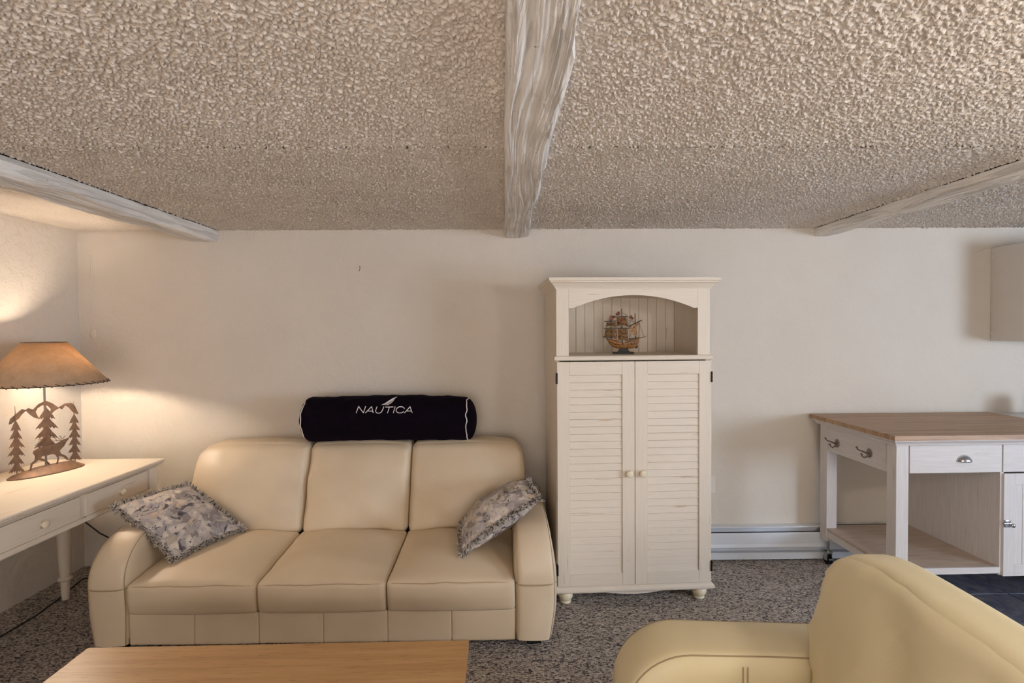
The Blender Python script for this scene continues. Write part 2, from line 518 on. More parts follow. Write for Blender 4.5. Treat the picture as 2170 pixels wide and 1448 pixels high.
# slate tiles
T0 = None; P = 0.305
for i in range(11):
    for j in range(15):
        x0 = TX + 0.005 + i * P - (0.0); y0 = YB - (j + 1) * P + 0.10
        if x0 + P > XR or y0 < -1.2: continue
        if T0 is None:
            T0 = obj('tile', BX(0.003, P - .003, 0.003, P - .003, -.009, 0.0, bev=0.002), SLATE, tf)
            T0.location = (x0, y0, 0)
        else:
            if y0 + P > YB: continue
            inst('tile', T0, tf, (x0, y0, 0))
for nme, hole, axis in (('added_window', (-1.9, 1.3, 0.5, 2.0), 'y'), ('window_2', (-1.35, 0.25, 0.65, 1.95), 'x')):  # the front one is made up to carry the fill light and sun
    a0, a1, z0, z1 = hole; t = 0.05
    bm = bmesh.new()
    for (p0, p1, q0, q1) in ((a0, a1, z0, z0 + t), (a0, a1, z1 - t, z1), (a0, a0 + t, z0, z1), (a1 - t, a1, z0, z1), ((a0 + a1) / 2 - .02, (a0 + a1) / 2 + .02, z0, z1)):
        if axis == 'y': bx(bm, p0, p1, YF - .08, YF - .03, q0, q1)
        else: bx(bm, XR + .03, XR + .08, p0, p1, q0, q1)
    struct(obj(nme, bm, WHITE))

# ------------------------------------------------------------------ hewn ceiling beams
def beam(name, label, x0, x1, zb, seed, y1=YB, wob=0.006, gap_shade=0):
    L = y1 - (YF); nl = 420; bm = bmesh.new()
    ch = 0.014
    sec = [(x0, ZC + .01), (x0, lerp(ZC, zb, .35)), (x0, lerp(ZC, zb, .6)), (x0 + .001, zb + ch), (x0 + ch * .4, zb + ch * .35), (x0 + ch, zb)]
    nb = 44
    sec += [(lerp(x0 + ch, x1 - ch, k / nb), zb) for k in range(1, nb)]
    sec += [(x1 - ch, zb), (x1 - ch * .4, zb + ch * .35), (x1 - .001, zb + ch), (x1, lerp(ZC, zb, .6)), (x1, lerp(ZC, zb, .35)), (x1, ZC + .01)]
    rings = []
    for i in range(nl + 1):
        y = YF + L * i / nl; row = []
        for k, (x, z) in enumerate(sec):
            low = max(0.0, min(1.0, (ZC - z) / (ZC - zb)))
            wx = nz(seed, y * 1.6, 0.3) * 0.022 * low + nz(seed + 9, y * 6, z * 20) * wob * low
            side = 1 if x > (x0 + x1) / 2 else -0.45
            cut = max(0.0, nz(seed + 3 * side, y * 2.4, 0.0) + .05) * 0.055 * low * (1 if abs(x - (x0 + x1) / 2) > (x1 - x0) * .40 else 0)
            dx = -side * cut + wx * .5
            gr = 0.0
            if z <= zb + ch * .5:
                q_ = noise.noise(Vector((x * 80 + nz(x * 6, y * 2.0, seed) * 2.6, y * 1.1, seed)))
                gr = ((abs(q_) ** .6) * 0.011
                      + nz(x * 9, y * 5, seed + 4) * 0.008)
            dz = gr + nz(seed + 5, y * 2.2, x * 3) * 0.012 * low
            if k == 0 or k == len(sec) - 1: dx = dz = 0
            row.append(bm.verts.new((x + dx, y, z + dz)))
        rings.append(row)
    for a, b in zip(rings, rings[1:]):
        for k in range(len(sec) - 1):
            bm.faces.new((a[k], a[k + 1], b[k + 1], b[k]))
    bm.faces.new(rings[-1]); bm.faces.new(rings[0][::-1])
    o = obj(name, bm, BEAM, None, True, 50)
    if gap_shade:  # dark strip put in for the shadow line between beam and ceiling
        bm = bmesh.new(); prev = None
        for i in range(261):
            y = YF + L * i / 260; s_ = -1 if gap_shade < 0 else 1; xg = (x0 if gap_shade < 0 else x1)
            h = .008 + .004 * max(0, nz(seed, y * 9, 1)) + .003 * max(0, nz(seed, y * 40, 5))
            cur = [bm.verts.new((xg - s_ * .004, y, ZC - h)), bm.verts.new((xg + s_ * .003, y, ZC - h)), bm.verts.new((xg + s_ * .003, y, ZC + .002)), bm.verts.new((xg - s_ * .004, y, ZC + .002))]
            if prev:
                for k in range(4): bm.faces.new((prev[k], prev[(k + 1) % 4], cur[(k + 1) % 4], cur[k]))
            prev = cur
        obj('joint_shadow', bm, BLACK, o)
    return tag(o, label, 'beam', 'painted timber ceiling beams')
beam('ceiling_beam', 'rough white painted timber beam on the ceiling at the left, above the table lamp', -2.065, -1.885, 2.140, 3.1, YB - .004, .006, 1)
beam('ceiling_beam', 'knotty hewn white timber beam running overhead in the middle of the ceiling', 0.003, 0.162, 2.160, 7.7, YB - .004)
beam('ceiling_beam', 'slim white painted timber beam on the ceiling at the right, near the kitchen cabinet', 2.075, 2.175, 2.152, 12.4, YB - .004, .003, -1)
# thin wire tacked along the right beam
pts = [(2.03, 3.39, 2.205), (2.045, 3.385, 2.192), (2.07, 3.37, 2.196), (2.073, 3.33, 2.213), (2.072, 3.12, 2.214), (2.068, 3.05, 2.205), (2.066, 2.96, 2.196), (2.068, 2.88, 2.207), (2.072, 2.78, 2.216), (2.07, 2.4, 2.217)]
tag(obj('wire', TUBE(pts, 0.0018, 5), CREAMPLASTIC), 'thin cream wire tacked to the side of the right ceiling beam', 'wire')
# painted-over cable and lumps by the left corner of the back wall
pts = [(-2.715 + .006 * math.sin(k * .5), YB - .001, 2.06 - k * .042) for k in range(13)]
t = thing('painted_cable', 'white painted-over cable ending in a lump on the wall beside the left corner', 'cable', (-2.71, YB, 1.55))
o = obj('cable', TUBE([(p[0] + 2.71, p[1] - YB, p[2] - 1.55) for p in pts], 0.0045, 6), WALL, t, True)
bm = bmesh.new(); bmesh.ops.create_icosphere(bm, subdivisions=3, radius=0.024)
for v in bm.verts:
    v.co.y *= .3; v.co.z *= 1.25; v.co *= 1 + .25 * nz(v.co.x, v.co.y, v.co.z, 60)
    v.co.z += -.01
obj('plaster_lump', bm, WALL, t, True)
# small hook left on the wall over the sofa
t = thing('wall_hook', 'tiny bent wire hook left on the wall above the sofa', 'hook', (-0.955, YB, 1.965))
obj('shank', TUBE([(0, .0, .01), (0, -.012, .012), (.004, -.014, 0), (-.002, -.012, -.014), (-.006, -.006, -.02)], .0022, 6), BRONZE, t, True)
# outlet by the armoire
t = thing('wall_outlet', 'cream electrical outlet plate on the wall just right of the tall cabinet', 'outlet', (1.372, YB, 0.50))
obj('cover_plate', BX(-.035, .035, -.007, 0, -.057, .057, bev=.003), CREAMPLASTIC, t)
for dz in (-.022, .022):
    obj('socket', BX(-.015, .015, -.010, -.006, dz - .014, dz + .014, bev=.003), WHITE, t)

# ------------------------------------------------------------------ baseboard heater
t = thing('baseboard_heater', 'long white electric baseboard heater along the foot of the back wall', 'heater', (0, YB, 0))
hx0, hx1 = 1.22, 3.0
bm = bmesh.new(); bx(bm, hx0, hx1, -.018, 0, 0.012, .225); bx(bm, hx0, hx1, -.060, 0, .225, .232, bev=.002)
obj('back_plate', bm, WHITE, t)
bm = bmesh.new()
sweep(bm, [(0, 0.118), (.012, .104), (.016, .104), (.008, .124), (.008, .188), (.0, .196), (-.003, .190), (0, .186)], [(hx0, -.066, 0, -1), (hx1, -.066, 0, -1)])
obj('front_panel', bm, WHITE, t)
obj('heating_element', BX(hx0, hx1, -.055, -.02, .135, .185), m_plain('dark_metal_fins', srgb(52, 52, 64), 0.5, .5), t)
bm = bmesh.new(); bx(bm, hx0, hx1, -.056, -.018, .012, .058, bev=.003)
obj('base_rail', bm, WHITE, t)
for x in (hx0, hx1):
    obj('end_cap', BX(x - .012, x + .012, -.078, 0, .012, .236, bev=.003), WHITE, t)

# ------------------------------------------------------------------ sofas
def seating(root, W, D, aw, seats, mat, awR=None, armh=0.55, back_over=0.075, rec=.17, gather=1.0, top=0.0):
    """faces -y, front at y=0; x centred"""
    awR = awR or aw
    xl, xr = -W / 2 + aw, W / 2 - awR
    sw = (xr - xl) / seats
    # arms
    def arm(side, w):
        bm = bmesh.new()
        # side profile (y, z) of the upholstered band
        R = 0.20; prof = []
        for k in range(9): prof.append((0.0 + .006 * math.sin(k / 8 * PI), lerp(0.055, armh - R, k / 8)))
        for k in range(1, 13):
            a = PI / 2 * k / 12; prof.append((R * 1.0 - R * math.cos(a), armh - R + R * math.sin(a)))
        for k in range(1, 13): prof.append((lerp(R, D - .03, k / 12), armh - .012 * k / 12))
        prof += [(D - .005, armh - .04), (D, armh - .1), (D, .055)]
        n = len(prof); xo = side * W / 2; xi = side * (W / 2 - w)
        nw = 16; rows = []
        for i, (y, z) in enumerate(prof):
            a = prof[max(0, i - 1)]; b = prof[min(n - 1, i + 1)]
            ty, tz = b[0] - a[0], b[1] - a[1]; l = math.hypot(ty, tz) or 1
            ny, nn = -tz / l, ty / l
            row = []
            for j in range(nw + 1):
                t = j / nw; tt = 2 * t - 1
                # rounded shoulders + crown
                e = 0.028
                inset = e * (1 - math.sqrt(max(0, 1 - max(0, (abs(tt) - .72) / .28) ** 2)))
                crown = 0.010 * (1 - tt * tt)
                off = crown - inset
                bow = 0.020 * math.sin(min(1, max(0, z / armh)) * PI) * t
                flare = -0.018 * (1 - min(1, z / .2)) * t
                x = lerp(xi, xo, t) + side * (bow + flare)
                wr = nz(x * 4, y * 4, z * 4 + side) * .003
                row.append(bm.verts.new((x, y + ny * (off + wr), z + nn * (off + wr))))
            rows.append(row)
        for a, b in zip(rows, rows[1:]):
            for j in range(nw): bm.faces.new((a[j], a[j + 1], b[j + 1], b[j]))
        # sides: inner and outer skins with slight bulge
        for j in (0, nw):
            loop = [r[j] for r in rows]
            cen = [bm.verts.new((v.co.x + (0.006 if (j == nw) == (side > 0) else -0.006), lerp(v.co.y, D * .5, .12), lerp(v.co.z, .25, .12))) for v in loop]
            for a, b, c, d in zip(loop, loop[1:], cen[1:], cen):
                bm.faces.new((a, b, c, d))
            for tr in tessellate_polygon([[Vector((v.co.y, v.co.z, 0)) for v in cen]]):
                if len(set(tr)) == 3: bm.faces.new([cen[q] for q in tr])
        bm.faces.new([r[0] for r in (rows[0],)] + [rows[0][nw], rows[-1][nw], rows[-1][0]])
        A = obj('arm', bm, mat, root, True, 40)
        # stitched seams
        def pt(i, t, off=.002):
            a = rows_co[i][int(round(t * nw))]; return Vector(a)
        return A, [[v for v in r] for r in coords]
    coords = []
    def arm_full(side, w):
        nonlocal coords
        A = None
        # rebuild coordinate table for seams from the mesh afterwards
        coords = []
        A, _ = arm(side, w)
        me = A.data; nw = 16; n = len(me.vertices)
        co = [me.vertices[i].co.copy() for i in range(36 * (nw + 1))]
        g = [co[i * (nw + 1):(i + 1) * (nw + 1)] for i in range(36)]
        for tcol in (1, nw - 1):
            pts = [g[i][tcol] for i in range(0, 33)]
            obj('seam', TUBE(pts, .0022, 5), SEAM, A, True)
        return A
    arm_full(-1, aw); arm_full(1, awR)
    for side, w in ((-1, aw), (1, awR)):   # cross seam on the arm fronts
        xo = side * (W / 2 + .016); xi = side * (W / 2 - w)
        pts = [(lerp(xi, xo, k / 10), -.006 - .010 * (1 - (k / 5 - 1) ** 2) + .028 * max(0, abs(k / 5 - 1) - .72) / .28, .325) for k in range(11)]
        obj('cross_seam', TUBE(pts, .0022, 5), SEAM, root, True)
    # base
    obj('base_frame', BX(xl - .01, xr + .01, .03, D - .03, .05, .20, bev=.01), mat, root)
    npan = 2 * seats; pw = (xr - xl) / npan
    for k in range(npan):
        xx = xl + k * pw
        def fn(u, p, xx=xx):
            return Vector((xx + pw / 2 + p.x, .024 + p.y, .125 + p.z)) + Vector((0, nz(xx + p.x, p.z, 1, 9) * .003, 0))
        obj('base_panel', puff((pw / 2 - .0005, .012, .077), (.004, .004, .004), (10, 4, 6), fn), mat, root, True)
    # seat cushions
    for k in range(seats):
        cx = xl + (k + .5) * sw; sd = .275
        def fn(u, p, cx=cx, k=k):
            x, y, z = p
            ux, uy = u[0], u[1]
            crown = .055 * (1 - abs(ux) ** 2.6) * (1 - abs(uy) ** 3)
            if u[2] > 0: z += crown * max(0, u[2])
            if u[2] < 0: z -= 0.004 * (1 - ux * ux)
            # front bulge, slanting slightly inwards at the bottom
            f = max(0.0, -uy)
            y -= .010 * f * (1 - u[2] ** 2) * (1 - ux ** 4)
            y += .012 * f * max(0, -u[2])
            z += .045 * (uy + 1) / 2 * (1 if u[2] > 0 else 0)
            wr = nz(cx + x, y * 1.5, k * 3, 7) * .006 + noise.noise(Vector(((cx + x) * 42, y * 7, k))) * .0035 * max(0, abs(uy) - .55) * 2
            z += wr * (1 if u[2] > 0.2 else .2)
            x += nz(cx + x, y, z, 6) * .003
            return Vector((cx + x, .262 + y, .272 + z))
        half = (sw / 2 - .0015, sd, .075); r = (.022, .020, .020)
        c = obj('seat_cushion', puff(half, r, (30, 26, 14), fn), mat, root, True)
        for zz in (1, -1):
            pts = []
            for i in range(25):
                u = (lerp(-.985, .985, i / 24), -0.975, .86 * zz)
                pts.append(fn(u, rb_point(u, half, r)) + Vector((0, -.0025, .002 * zz)))
            obj('piping', TUBE(pts, .0028, 6), PIPE, c, True)
    # back cushions
    for k in range(seats):
        x0 = xl + k * sw; x1 = x0 + sw
        first, last = k == 0, k == seats - 1
        cx = (x0 + x1) / 2
        def fn(u, p, cx=cx, first=first, last=last, k=k):
            x, y, z = p
            ux, uy, uz = u
            zz = (uz + 1) / 2
            if first: x += -back_over * min(1, max(0, (zz - .30) / .2)) * max(0, (1 - ux) / 2)
            if last: x += back_over * min(1, max(0, (zz - .30) / .2)) * max(0, (1 + ux) / 2)
            # dropped outer top corners
            if first and ux < 0: z -= .030 * max(0, -ux) ** 6 * zz ** 3; x += .025 * max(0, -ux) ** 2 * zz ** 8
            if last and ux > 0: z -= .030 * max(0, ux) ** 6 * zz ** 3; x -= .025 * max(0, ux) ** 2 * zz ** 8
            fr = max(0, -uy)
            y -= fr * (.050 * (1 - abs(ux) ** 2.4) * (1 - abs(uz) ** 2.6))
            # recline
            y += rec * (zz ** 1.25)
            z += (.012 * (1 - ux * ux) + top) * zz
            # gathers towards the seams
            g = max(0, abs(ux) - .72) / .28
            y += fr * g * noise.noise(Vector((k * 5, z * 46, ux * 2))) * .0075 * gather
            g2 = max(0, abs(uz) - .78) / .22
            y += fr * g2 * noise.noise(Vector(((cx + x) * 40, k, uz * 2))) * .006 * gather
            y += fr * nz((cx + x) * 1.0 + z * .7, z, k * 2, 6) * .018 + fr * nz(cx + x, z * .6, k, 16) * .006
            return Vector((cx + x, .605 + y, .615 + z))
        half = (sw / 2 - .001, .085, .248); r = (.035, .050, .040)
        c = obj('back_cushion', puff(half, r, (34, 14, 34), fn), mat, root, True)
        pts = []
        for i in range(31):
            u = (lerp(-.97, .97, i / 30), .55, .985); pts.append(fn(u, rb_point(u, half, r)) + Vector((0, 0, .001)))
        obj('piping', TUBE(pts, .0028, 6), PIPE, c, True)
    # back frame behind the cushions
    bt = .245
    def fnb(u, p):
        x, y, z = p; zz = (u[2] + 1) / 2
        y += .055 * zz - .015 * zz ** 4
        x *= 1 + .0 * zz
        z -= (.03 * abs(u[0]) ** 6 + .012) * zz
        return Vector(((xr + xl) / 2 + x, D - .135 + y, .455 + z))
    obj('back_frame', puff(((xr - xl) / 2 + back_over * .7, .072, .385), (.05, .035, .05), (30, 10, 20), fnb), mat, root, True)
    for x in (-W / 2 + .09, W / 2 - .09):
        for y in (.09, D - .10):
            obj('foot', BX(x - .035, x + .035, y - .035, y + .035, 0, .058, bev=.004), BLACK, root)

sofa = thing('sofa', 'long cream leather three-seat sofa against the back wall', 'sofa', (-0.879, 2.435, 0))
seating(sofa, 2.205, 0.90, .175, 3, LEATHER, .182)
chair = thing('armchair', 'butter-yellow leather armchair facing left in the lower right foreground', 'armchair', (0.345, 1.215, 0), -PI / 2 - math.radians(2.5))
bm = bmesh.new()
for q in (-.007, .007): tube(bm, [(-.525 + .215 + .0075, .355 + q, z) for z in (.30, .38, .46, .53)], .0018, 5)
obj('double_stitch', bm, SEAM, chair, True)
seating(chair, 1.05, 0.86, .215, 1, LEATHER2, .215, .555, .085, .135, 1.6, .012)

# ------------------------------------------------------------------ pillows
def pillow(label, corners, thick, seed, flip=1, pinch=.06):
    P00, P10, P11, P01 = [Vector(c) for c in corners]
    cen = (P00 + P10 + P11 + P01) / 4
    t = thing('throw_pillow', label, 'pillow', cen, 0, 'fringed throw pillows on the sofa')
    nrm = ((P10 - P00).cross(P01 - P00)).normalized() * flip
    def pos(u, v, s):
        # pull the sides in a little so the corners stand out
        uu = u * (1 - pinch * (1 - abs(v) ** 2)); vv = v * (1 - pinch * (1 - abs(u) ** 2))
        a, b = (uu + 1) / 2, (vv + 1) / 2
        p = P00 * (1 - a) * (1 - b) + P10 * a * (1 - b) + P11 * a * b + P01 * (1 - a) * b
        h = thick / 2 * (max(0, 1 - u * u) ** .55) * (max(0, 1 - v * v) ** .55)
        edge = max(abs(u), abs(v))
        wr = noise.noise(Vector((u * 3 + seed, v * 3, s * 2))) * .012 + noise.noise(Vector((u * 9 + seed, v * 9, s))) * .005 * edge
        wr += noise.noise(Vector((u * 14, v * 14, seed))) * .006 * max(0, edge - .4)
        sag = -0.018 * (u * u + v * v) * .5
        return p + nrm * (s * h + (wr * min(1, h * 30)) + sag) - cen
    n = 40; bm = bmesh.new(); G = {}
    for s in (1, -1):
        for i in range(n + 1):
            for j in range(n + 1):
                edge = i in (0, n) or j in (0, n)
                key = (i, j, 0 if edge else s)
                if key not in G:
                    u = math.sin((2 * i / n - 1) * PI / 2); v = math.sin((2 * j / n - 1) * PI / 2)
                    G[key] = bm.verts.new(pos(u, v, s))
        for i in range(n):
            for j in range(n):
                q = [(i, j), (i + 1, j), (i + 1, j + 1), (i, j + 1)]
                vs = [G[(a, b, 0 if (a in (0, n) or b in (0, n)) else s)] for a, b in q]
                bm.faces.new(vs if s > 0 else vs[::-1])
    obj('cover', bm, PILLOW, t, True)
    # looped fringe round the edge: nobody could count it
    rnd = random.Random(seed); bms = [bmesh.new() for _ in range(3)]
    per = []
    for k in range(2600):
        q = rnd.random() * 4; e = int(q); f = (q - e) * 2 - 1
        u, v = [(f, -1), (1, f), (f, 1), (-1, f)][e]
        per.append((u, v, (0, -1) if e == 0 else (1, 0) if e == 1 else (0, 1) if e == 2 else (-1, 0)))
    U = (P10 - P00).normalized(); V = (P01 - P00).normalized()
    for (u, v, d) in per:
        p = pos(u * .985, v * .985, 1)
        out = (U * d[0] + V * d[1]).normalized(); along = (U * d[1] + V * d[0])
        L = rnd.uniform(.012, .028); p = p - out * rnd.uniform(0, .014) + nrm * rnd.choice((-1, 1)) * rnd.uniform(0, .008)
        dirv = (out * rnd.uniform(.3, 1) + along * rnd.uniform(-.9, .9) + nrm * rnd.uniform(-.9, .9)).normalized()
        bend = Vector((rnd.uniform(-1, 1), rnd.uniform(-1, 1), rnd.uniform(-1, .5))) * L * .45
        tube(bms[rnd.choice((0, 0, 1, 1, 2))], [p, p + dirv * L * .5 + bend, p + dirv * L], [.0022, .0022, .0010], 4, False)
    for b, m in zip(bms, FR):
        o = obj('fringe', b, m, t, True); o['kind'] = 'stuff'
    return t
FR = [m_plain('fringe_light', srgb(216, 204, 188), .9), m_plain('fringe_grey', srgb(160, 149, 141), .9), m_plain('fringe_dark', srgb(66, 58, 58), .9)]
pillow('grey floral fringed throw pillow leaning on the left arm of the sofa',
       [(-1.647, 2.545, .415), (-1.463, 2.875, .445), (-1.82, 2.94, .690), (-2.015, 2.62, .672)], .13, 5, 1)
pillow('grey floral fringed throw pillow tilted against the right arm of the sofa',
       [(-.262, 2.86, .475), (-.238, 2.55, .425), (.172, 2.60, .700), (.13, 2.93, .705)], .19, 11, 1)

# ------------------------------------------------------------------ bolster bag
t = thing('bolster_bag', 'black velvet bolster bag with white lettering lying along the top of the sofa back', 'bolster', (-.728, 3.225, .994))
BR, BL = .146, .547
def bol(x, a, off=0.0):
    """x along, a angle from the front towards the top"""
    e = max(0, (abs(x) - (BL - .085)) / .085)
    r = BR * math.sqrt(max(0.0001, 1 - e ** 2.6)) if e < 1 else .002
    sag = .006 * math.sin(x * 6 + 1) + (.008 if x < 0 else -.004) * abs(x) / BL
    wr = nz(x * 1.5, math.cos(a) * .5, math.sin(a) * .5, 7) * .006 + nz(x * 6, math.cos(a), math.sin(a), 3) * .004
    rr = r + wr * min(1, r * 20) + off
    y = -math.cos(a) * rr * .98; z = math.sin(a) * rr * (1.0 if math.sin(a) > 0 else .92)
    return Vector((x, y, z + sag))
bm = bmesh.new(); rings = []
NX = 90
for i in range(NX + 1):
    x = BL * math.sin((2 * i / NX - 1) * PI / 2)
    rings.append([bm.verts.new(bol(x, 2 * PI * k / 48)) for k in range(48)])
for a, b in zip(rings, rings[1:]):
    for k in range(48): bm.faces.new((a[k], a[(k + 1) % 48], b[(k + 1) % 48], b[k]))
bm.faces.new(rings[0]); bm.faces.new(rings[-1])
obj('bag_body', bm, VELVET, t, True)
for x in (-BL + .040, BL - .055):
    bm = bmesh.new()
    tube(bm, [bol(x + .010 * nz(k * .4, x, 0), 2 * PI * k / 60, .002) for k in range(61)], .0032, 6, False)
    obj('piping', bm, WHITETHREAD, t, True)
def lx(cx): return (740 + cx / 13.5625 - 1085) / 1085 * 3.11 + .043 + .728
def lz(cy): return 1.138 - (820 + cy / 13.5625 - 842) / 1085 * 3.12 - .994
def bpt(cx, cy, off=.0):
    z = max(-.1, min(BR * .985, lz(cy)))
    return bol(lx(cx), math.asin(z / BR), off)
def stroke(bm, pts, w=15):
    """ribbon of width w (crop pixels) on the surface of the bag"""
    dense = []
    for a, b in zip(pts, pts[1:]):
        for k in range(6): dense.append((lerp(a[0], b[0], k / 6), lerp(a[1], b[1], k / 6)))
    dense.append(pts[-1])
    prev = None
    for i, (x, y) in enumerate(dense):
        a = dense[max(0, i - 1)]; b = dense[min(len(dense) - 1, i + 1)]
        dx, dy = b[0] - a[0], b[1] - a[1]; l = math.hypot(dx, dy)
        nx, ny = -dy / l * w / 2, dx / l * w / 2
        cur = [bm.verts.new(bpt(x + nx, y + ny, .0005)), bm.verts.new(bpt(x + nx, y + ny, .003)), bm.verts.new(bpt(x - nx, y - ny, .003)), bm.verts.new(bpt(x - nx, y - ny, .0005))]
        if prev:
            for k in range(4): bm.faces.new((prev[k], prev[(k + 1) % 4], cur[(k + 1) % 4], cur[k]))
        else: bm.faces.new(cur)
        prev = cur
    bm.faces.new(prev[::-1])
def arc(cx, cy, rx, ry, a0, a1, n=14, sl=0):
    out = []
    for k in range(n + 1):
        a = math.radians(lerp(a0, a1, k / n)); y = cy - ry * math.sin(a)
        out.append((cx + rx * math.cos(a) + sl * (cy - y), y))
    return out
bm = bmesh.new(); sw_ = 18
stroke(bm, [(218, 706), (258, 535)], sw_); stroke(bm, [(255, 530), (428, 712)], sw_); stroke(bm, [(422, 712), (462, 535)], sw_)
stroke(bm, [(478, 714), (635, 548)], sw_); stroke(bm, [(635, 545), (703, 716)], sw_); stroke(bm, [(528, 660), (680, 672)], sw_)
stroke(bm, [(788, 552), (762, 655)] + arc(855, 655, 93, 70, 180, 360, 14)[1:] + [(962, 655 - 20), (985, 556)], sw_)
stroke(bm, [(1030, 570), (1258, 573)], sw_); stroke(bm, [(1146, 573), (1105, 728)], sw_)
stroke(bm, [(1312, 564), (1272, 728)], sw_)
stroke(bm, [(1582, 612)] + arc(1468, 645, 118, 82, 42, 318, 24, .12) + [(1572, 690)], sw_)
stroke(bm, [(1588, 728), (1735, 560)], sw_); stroke(bm, [(1735, 556), (1812, 724)], sw_); stroke(bm, [(1650, 672), (1790, 672)], sw_)
obj('lettering', bm, WHITETHREAD, t)
bm = bmesh.new()
main = [(905, 512), (1000, 470), (1090, 420), (1180, 370), (1255, 335), (1310, 326), (1265, 355), (1225, 400), (1150, 450), (1080, 490), (1010, 515)]
jib = [(1015, 522), (1075, 510), (1140, 480), (1195, 440), (1235, 400), (1252, 375), (1242, 415), (1210, 455), (1150, 500), (1100, 522), (1060, 526)]
for poly in (main, jib):
    vs = [bm.verts.new(bpt(x, y, .003)) for x, y in poly]; f = bm.faces.new(vs); f2 = bmesh.ops.extrude_face_region(bm, geom=[f])
    for v in [g for g in f2['geom'] if isinstance(g, bmesh.types.BMVert)]: v.co.y -= .0012; v.co.z += .0006
obj('sail_emblem', bm, WHITETHREAD, t)

# ------------------------------------------------------------------ armoire
A = thing('armoire', 'tall whitewashed louvered armoire with an arched open shelf, between sofa and kitchen island', 'armoire', (.286, 2.845, 0), math.radians(2.4))
AW, AD = .875, .50
Z0, Z1, ZS, ZT = .112, 1.372, 1.402, 1.775
# carcass
obj('side_panel', BX(0, .020, .018, AD, .05, ZT, bev=.001), DZ, A)
obj('side_panel', BX(AW - .020, AW, .018, AD, .05, ZT, bev=.001), DZ, A)
obj('top_board', BX(.02, AW - .02, .02, AD, ZT - .02, ZT - .001), DX, A)
obj('shelf_board', BX(.02, AW - .02, .012, AD - .012, ZS - .022, ZS - .002), DX, A)
obj('bottom_board', BX(.02, AW - .02, .02, AD, .09, .108), DX, A)
npl = 14; pw = (AW - .04) / npl
pl0 = None
for k in range(npl):
    if pl0 is None:
        bm = BX(.0012, pw - .0012, AD - .012, AD - .003, .11, ZT - .02, bev=.0016); bx(bm, -.001, pw, AD - .006, AD, .11, ZT - .02)
        pl0 = obj('backboard_plank', bm, DZ, A); pl0.location = (.02, 0, 0)
    else: inst('backboard_plank', pl0, A, (.02 + k * pw, 0, 0))
# face frame round the open shelf
obj('stile', BX(0, .070, 0, .018, ZS, ZT, bev=.001), DZ, A)
obj('stile', BX(AW - .070, AW, 0, .018, ZS, ZT, bev=.001), DZ, A)
bm = bmesh.new(); pts = [(.0705, ZT), (.0705, 1.668), (.093, 1.666)]
for k in range(0, 25):
    u = k / 24; x = lerp(.105, AW - .105, u); pts.append((x, 1.672 + .068 * (1 - (2 * u - 1) ** 2)))
pts += [(AW - .093, 1.666), (AW - .0705, 1.668), (AW - .0705, ZT)]
plate(bm, pts, .018, lambda u, v, w: (u, .009 + w, v))
obj('arched_rail', bm, DX, A)
# crown
def wrap(x0, x1, yb): return [(x0, yb, -1, 0), (x0, 0, -1, -1), (x1, 0, 1, -1), (x1, yb, 1, 0)]
bm = bmesh.new()
crown = [(-.004, ZT), (.004, ZT - .002), (.006, ZT + .004), (.010, ZT + .010), (.018, ZT + .020), (.028, ZT + .030), (.036, ZT + .034), (.036, ZT + .040), (.043, ZT + .042), (.045, ZT + .048), (.045, ZT + .060), (-.004, ZT + .060)]
sweep(bm, crown, wrap(0, AW, AD))
bx(bm, 0, AW, 0.0, AD, ZT + .03, ZT + .059)
obj('crown_moulding', bm, DX, A)
# shelf moulding
bm = bmesh.new()
sweep(bm, [(-.002, Z1 + .002), (.006, Z1 + .003), (.012, Z1 + .008), (.013, Z1 + .018), (.010, Z1 + .026), (.003, ZS), (-.002, ZS)], wrap(0, AW, .05))
obj('shelf_moulding', bm, DX, A)
# base moulding, arched apron
bm = bmesh.new()
sweep(bm, [(-.01, .068), (.010, .068), (.018, .072), (.022, .080), (.021, .090), (.015, .098), (.010, .104), (.006, .108), (-.01, .110)], wrap(0, AW, AD))
bx(bm, 0.0, AW, .0, AD, .070, .109)
obj('base_moulding', bm, DX, A)
bm = bmesh.new(); pts = [(.16, .07)]
for k in range(1, 20): u = k / 20; pts.append((lerp(.20, AW - .20, u), 0.07 - .024 * math.sin(u * PI) ** 1.3))
pts += [(AW - .16, .07), (AW - .16, .085), (.16, .085)]
plate(bm, pts, .016, lambda u, v, w: (u, .012 + w, v)); obj('apron', bm, DX, A)
prof = [(0.0, 0.0), (.026, 0.0), (.031, .004), (.032, .010), (.028, .016), (.034, .022), (.041, .034), (.043, .046), (.041, .056), (.034, .066), (.028, .070), (0, .070)]
for x in (.05, AW - .05):
    for y in (.032, AD - .05):
        o = obj('bun_foot', LATHE(prof, 24), KNOB, A, True, 50); o.location = (x, y, 0)
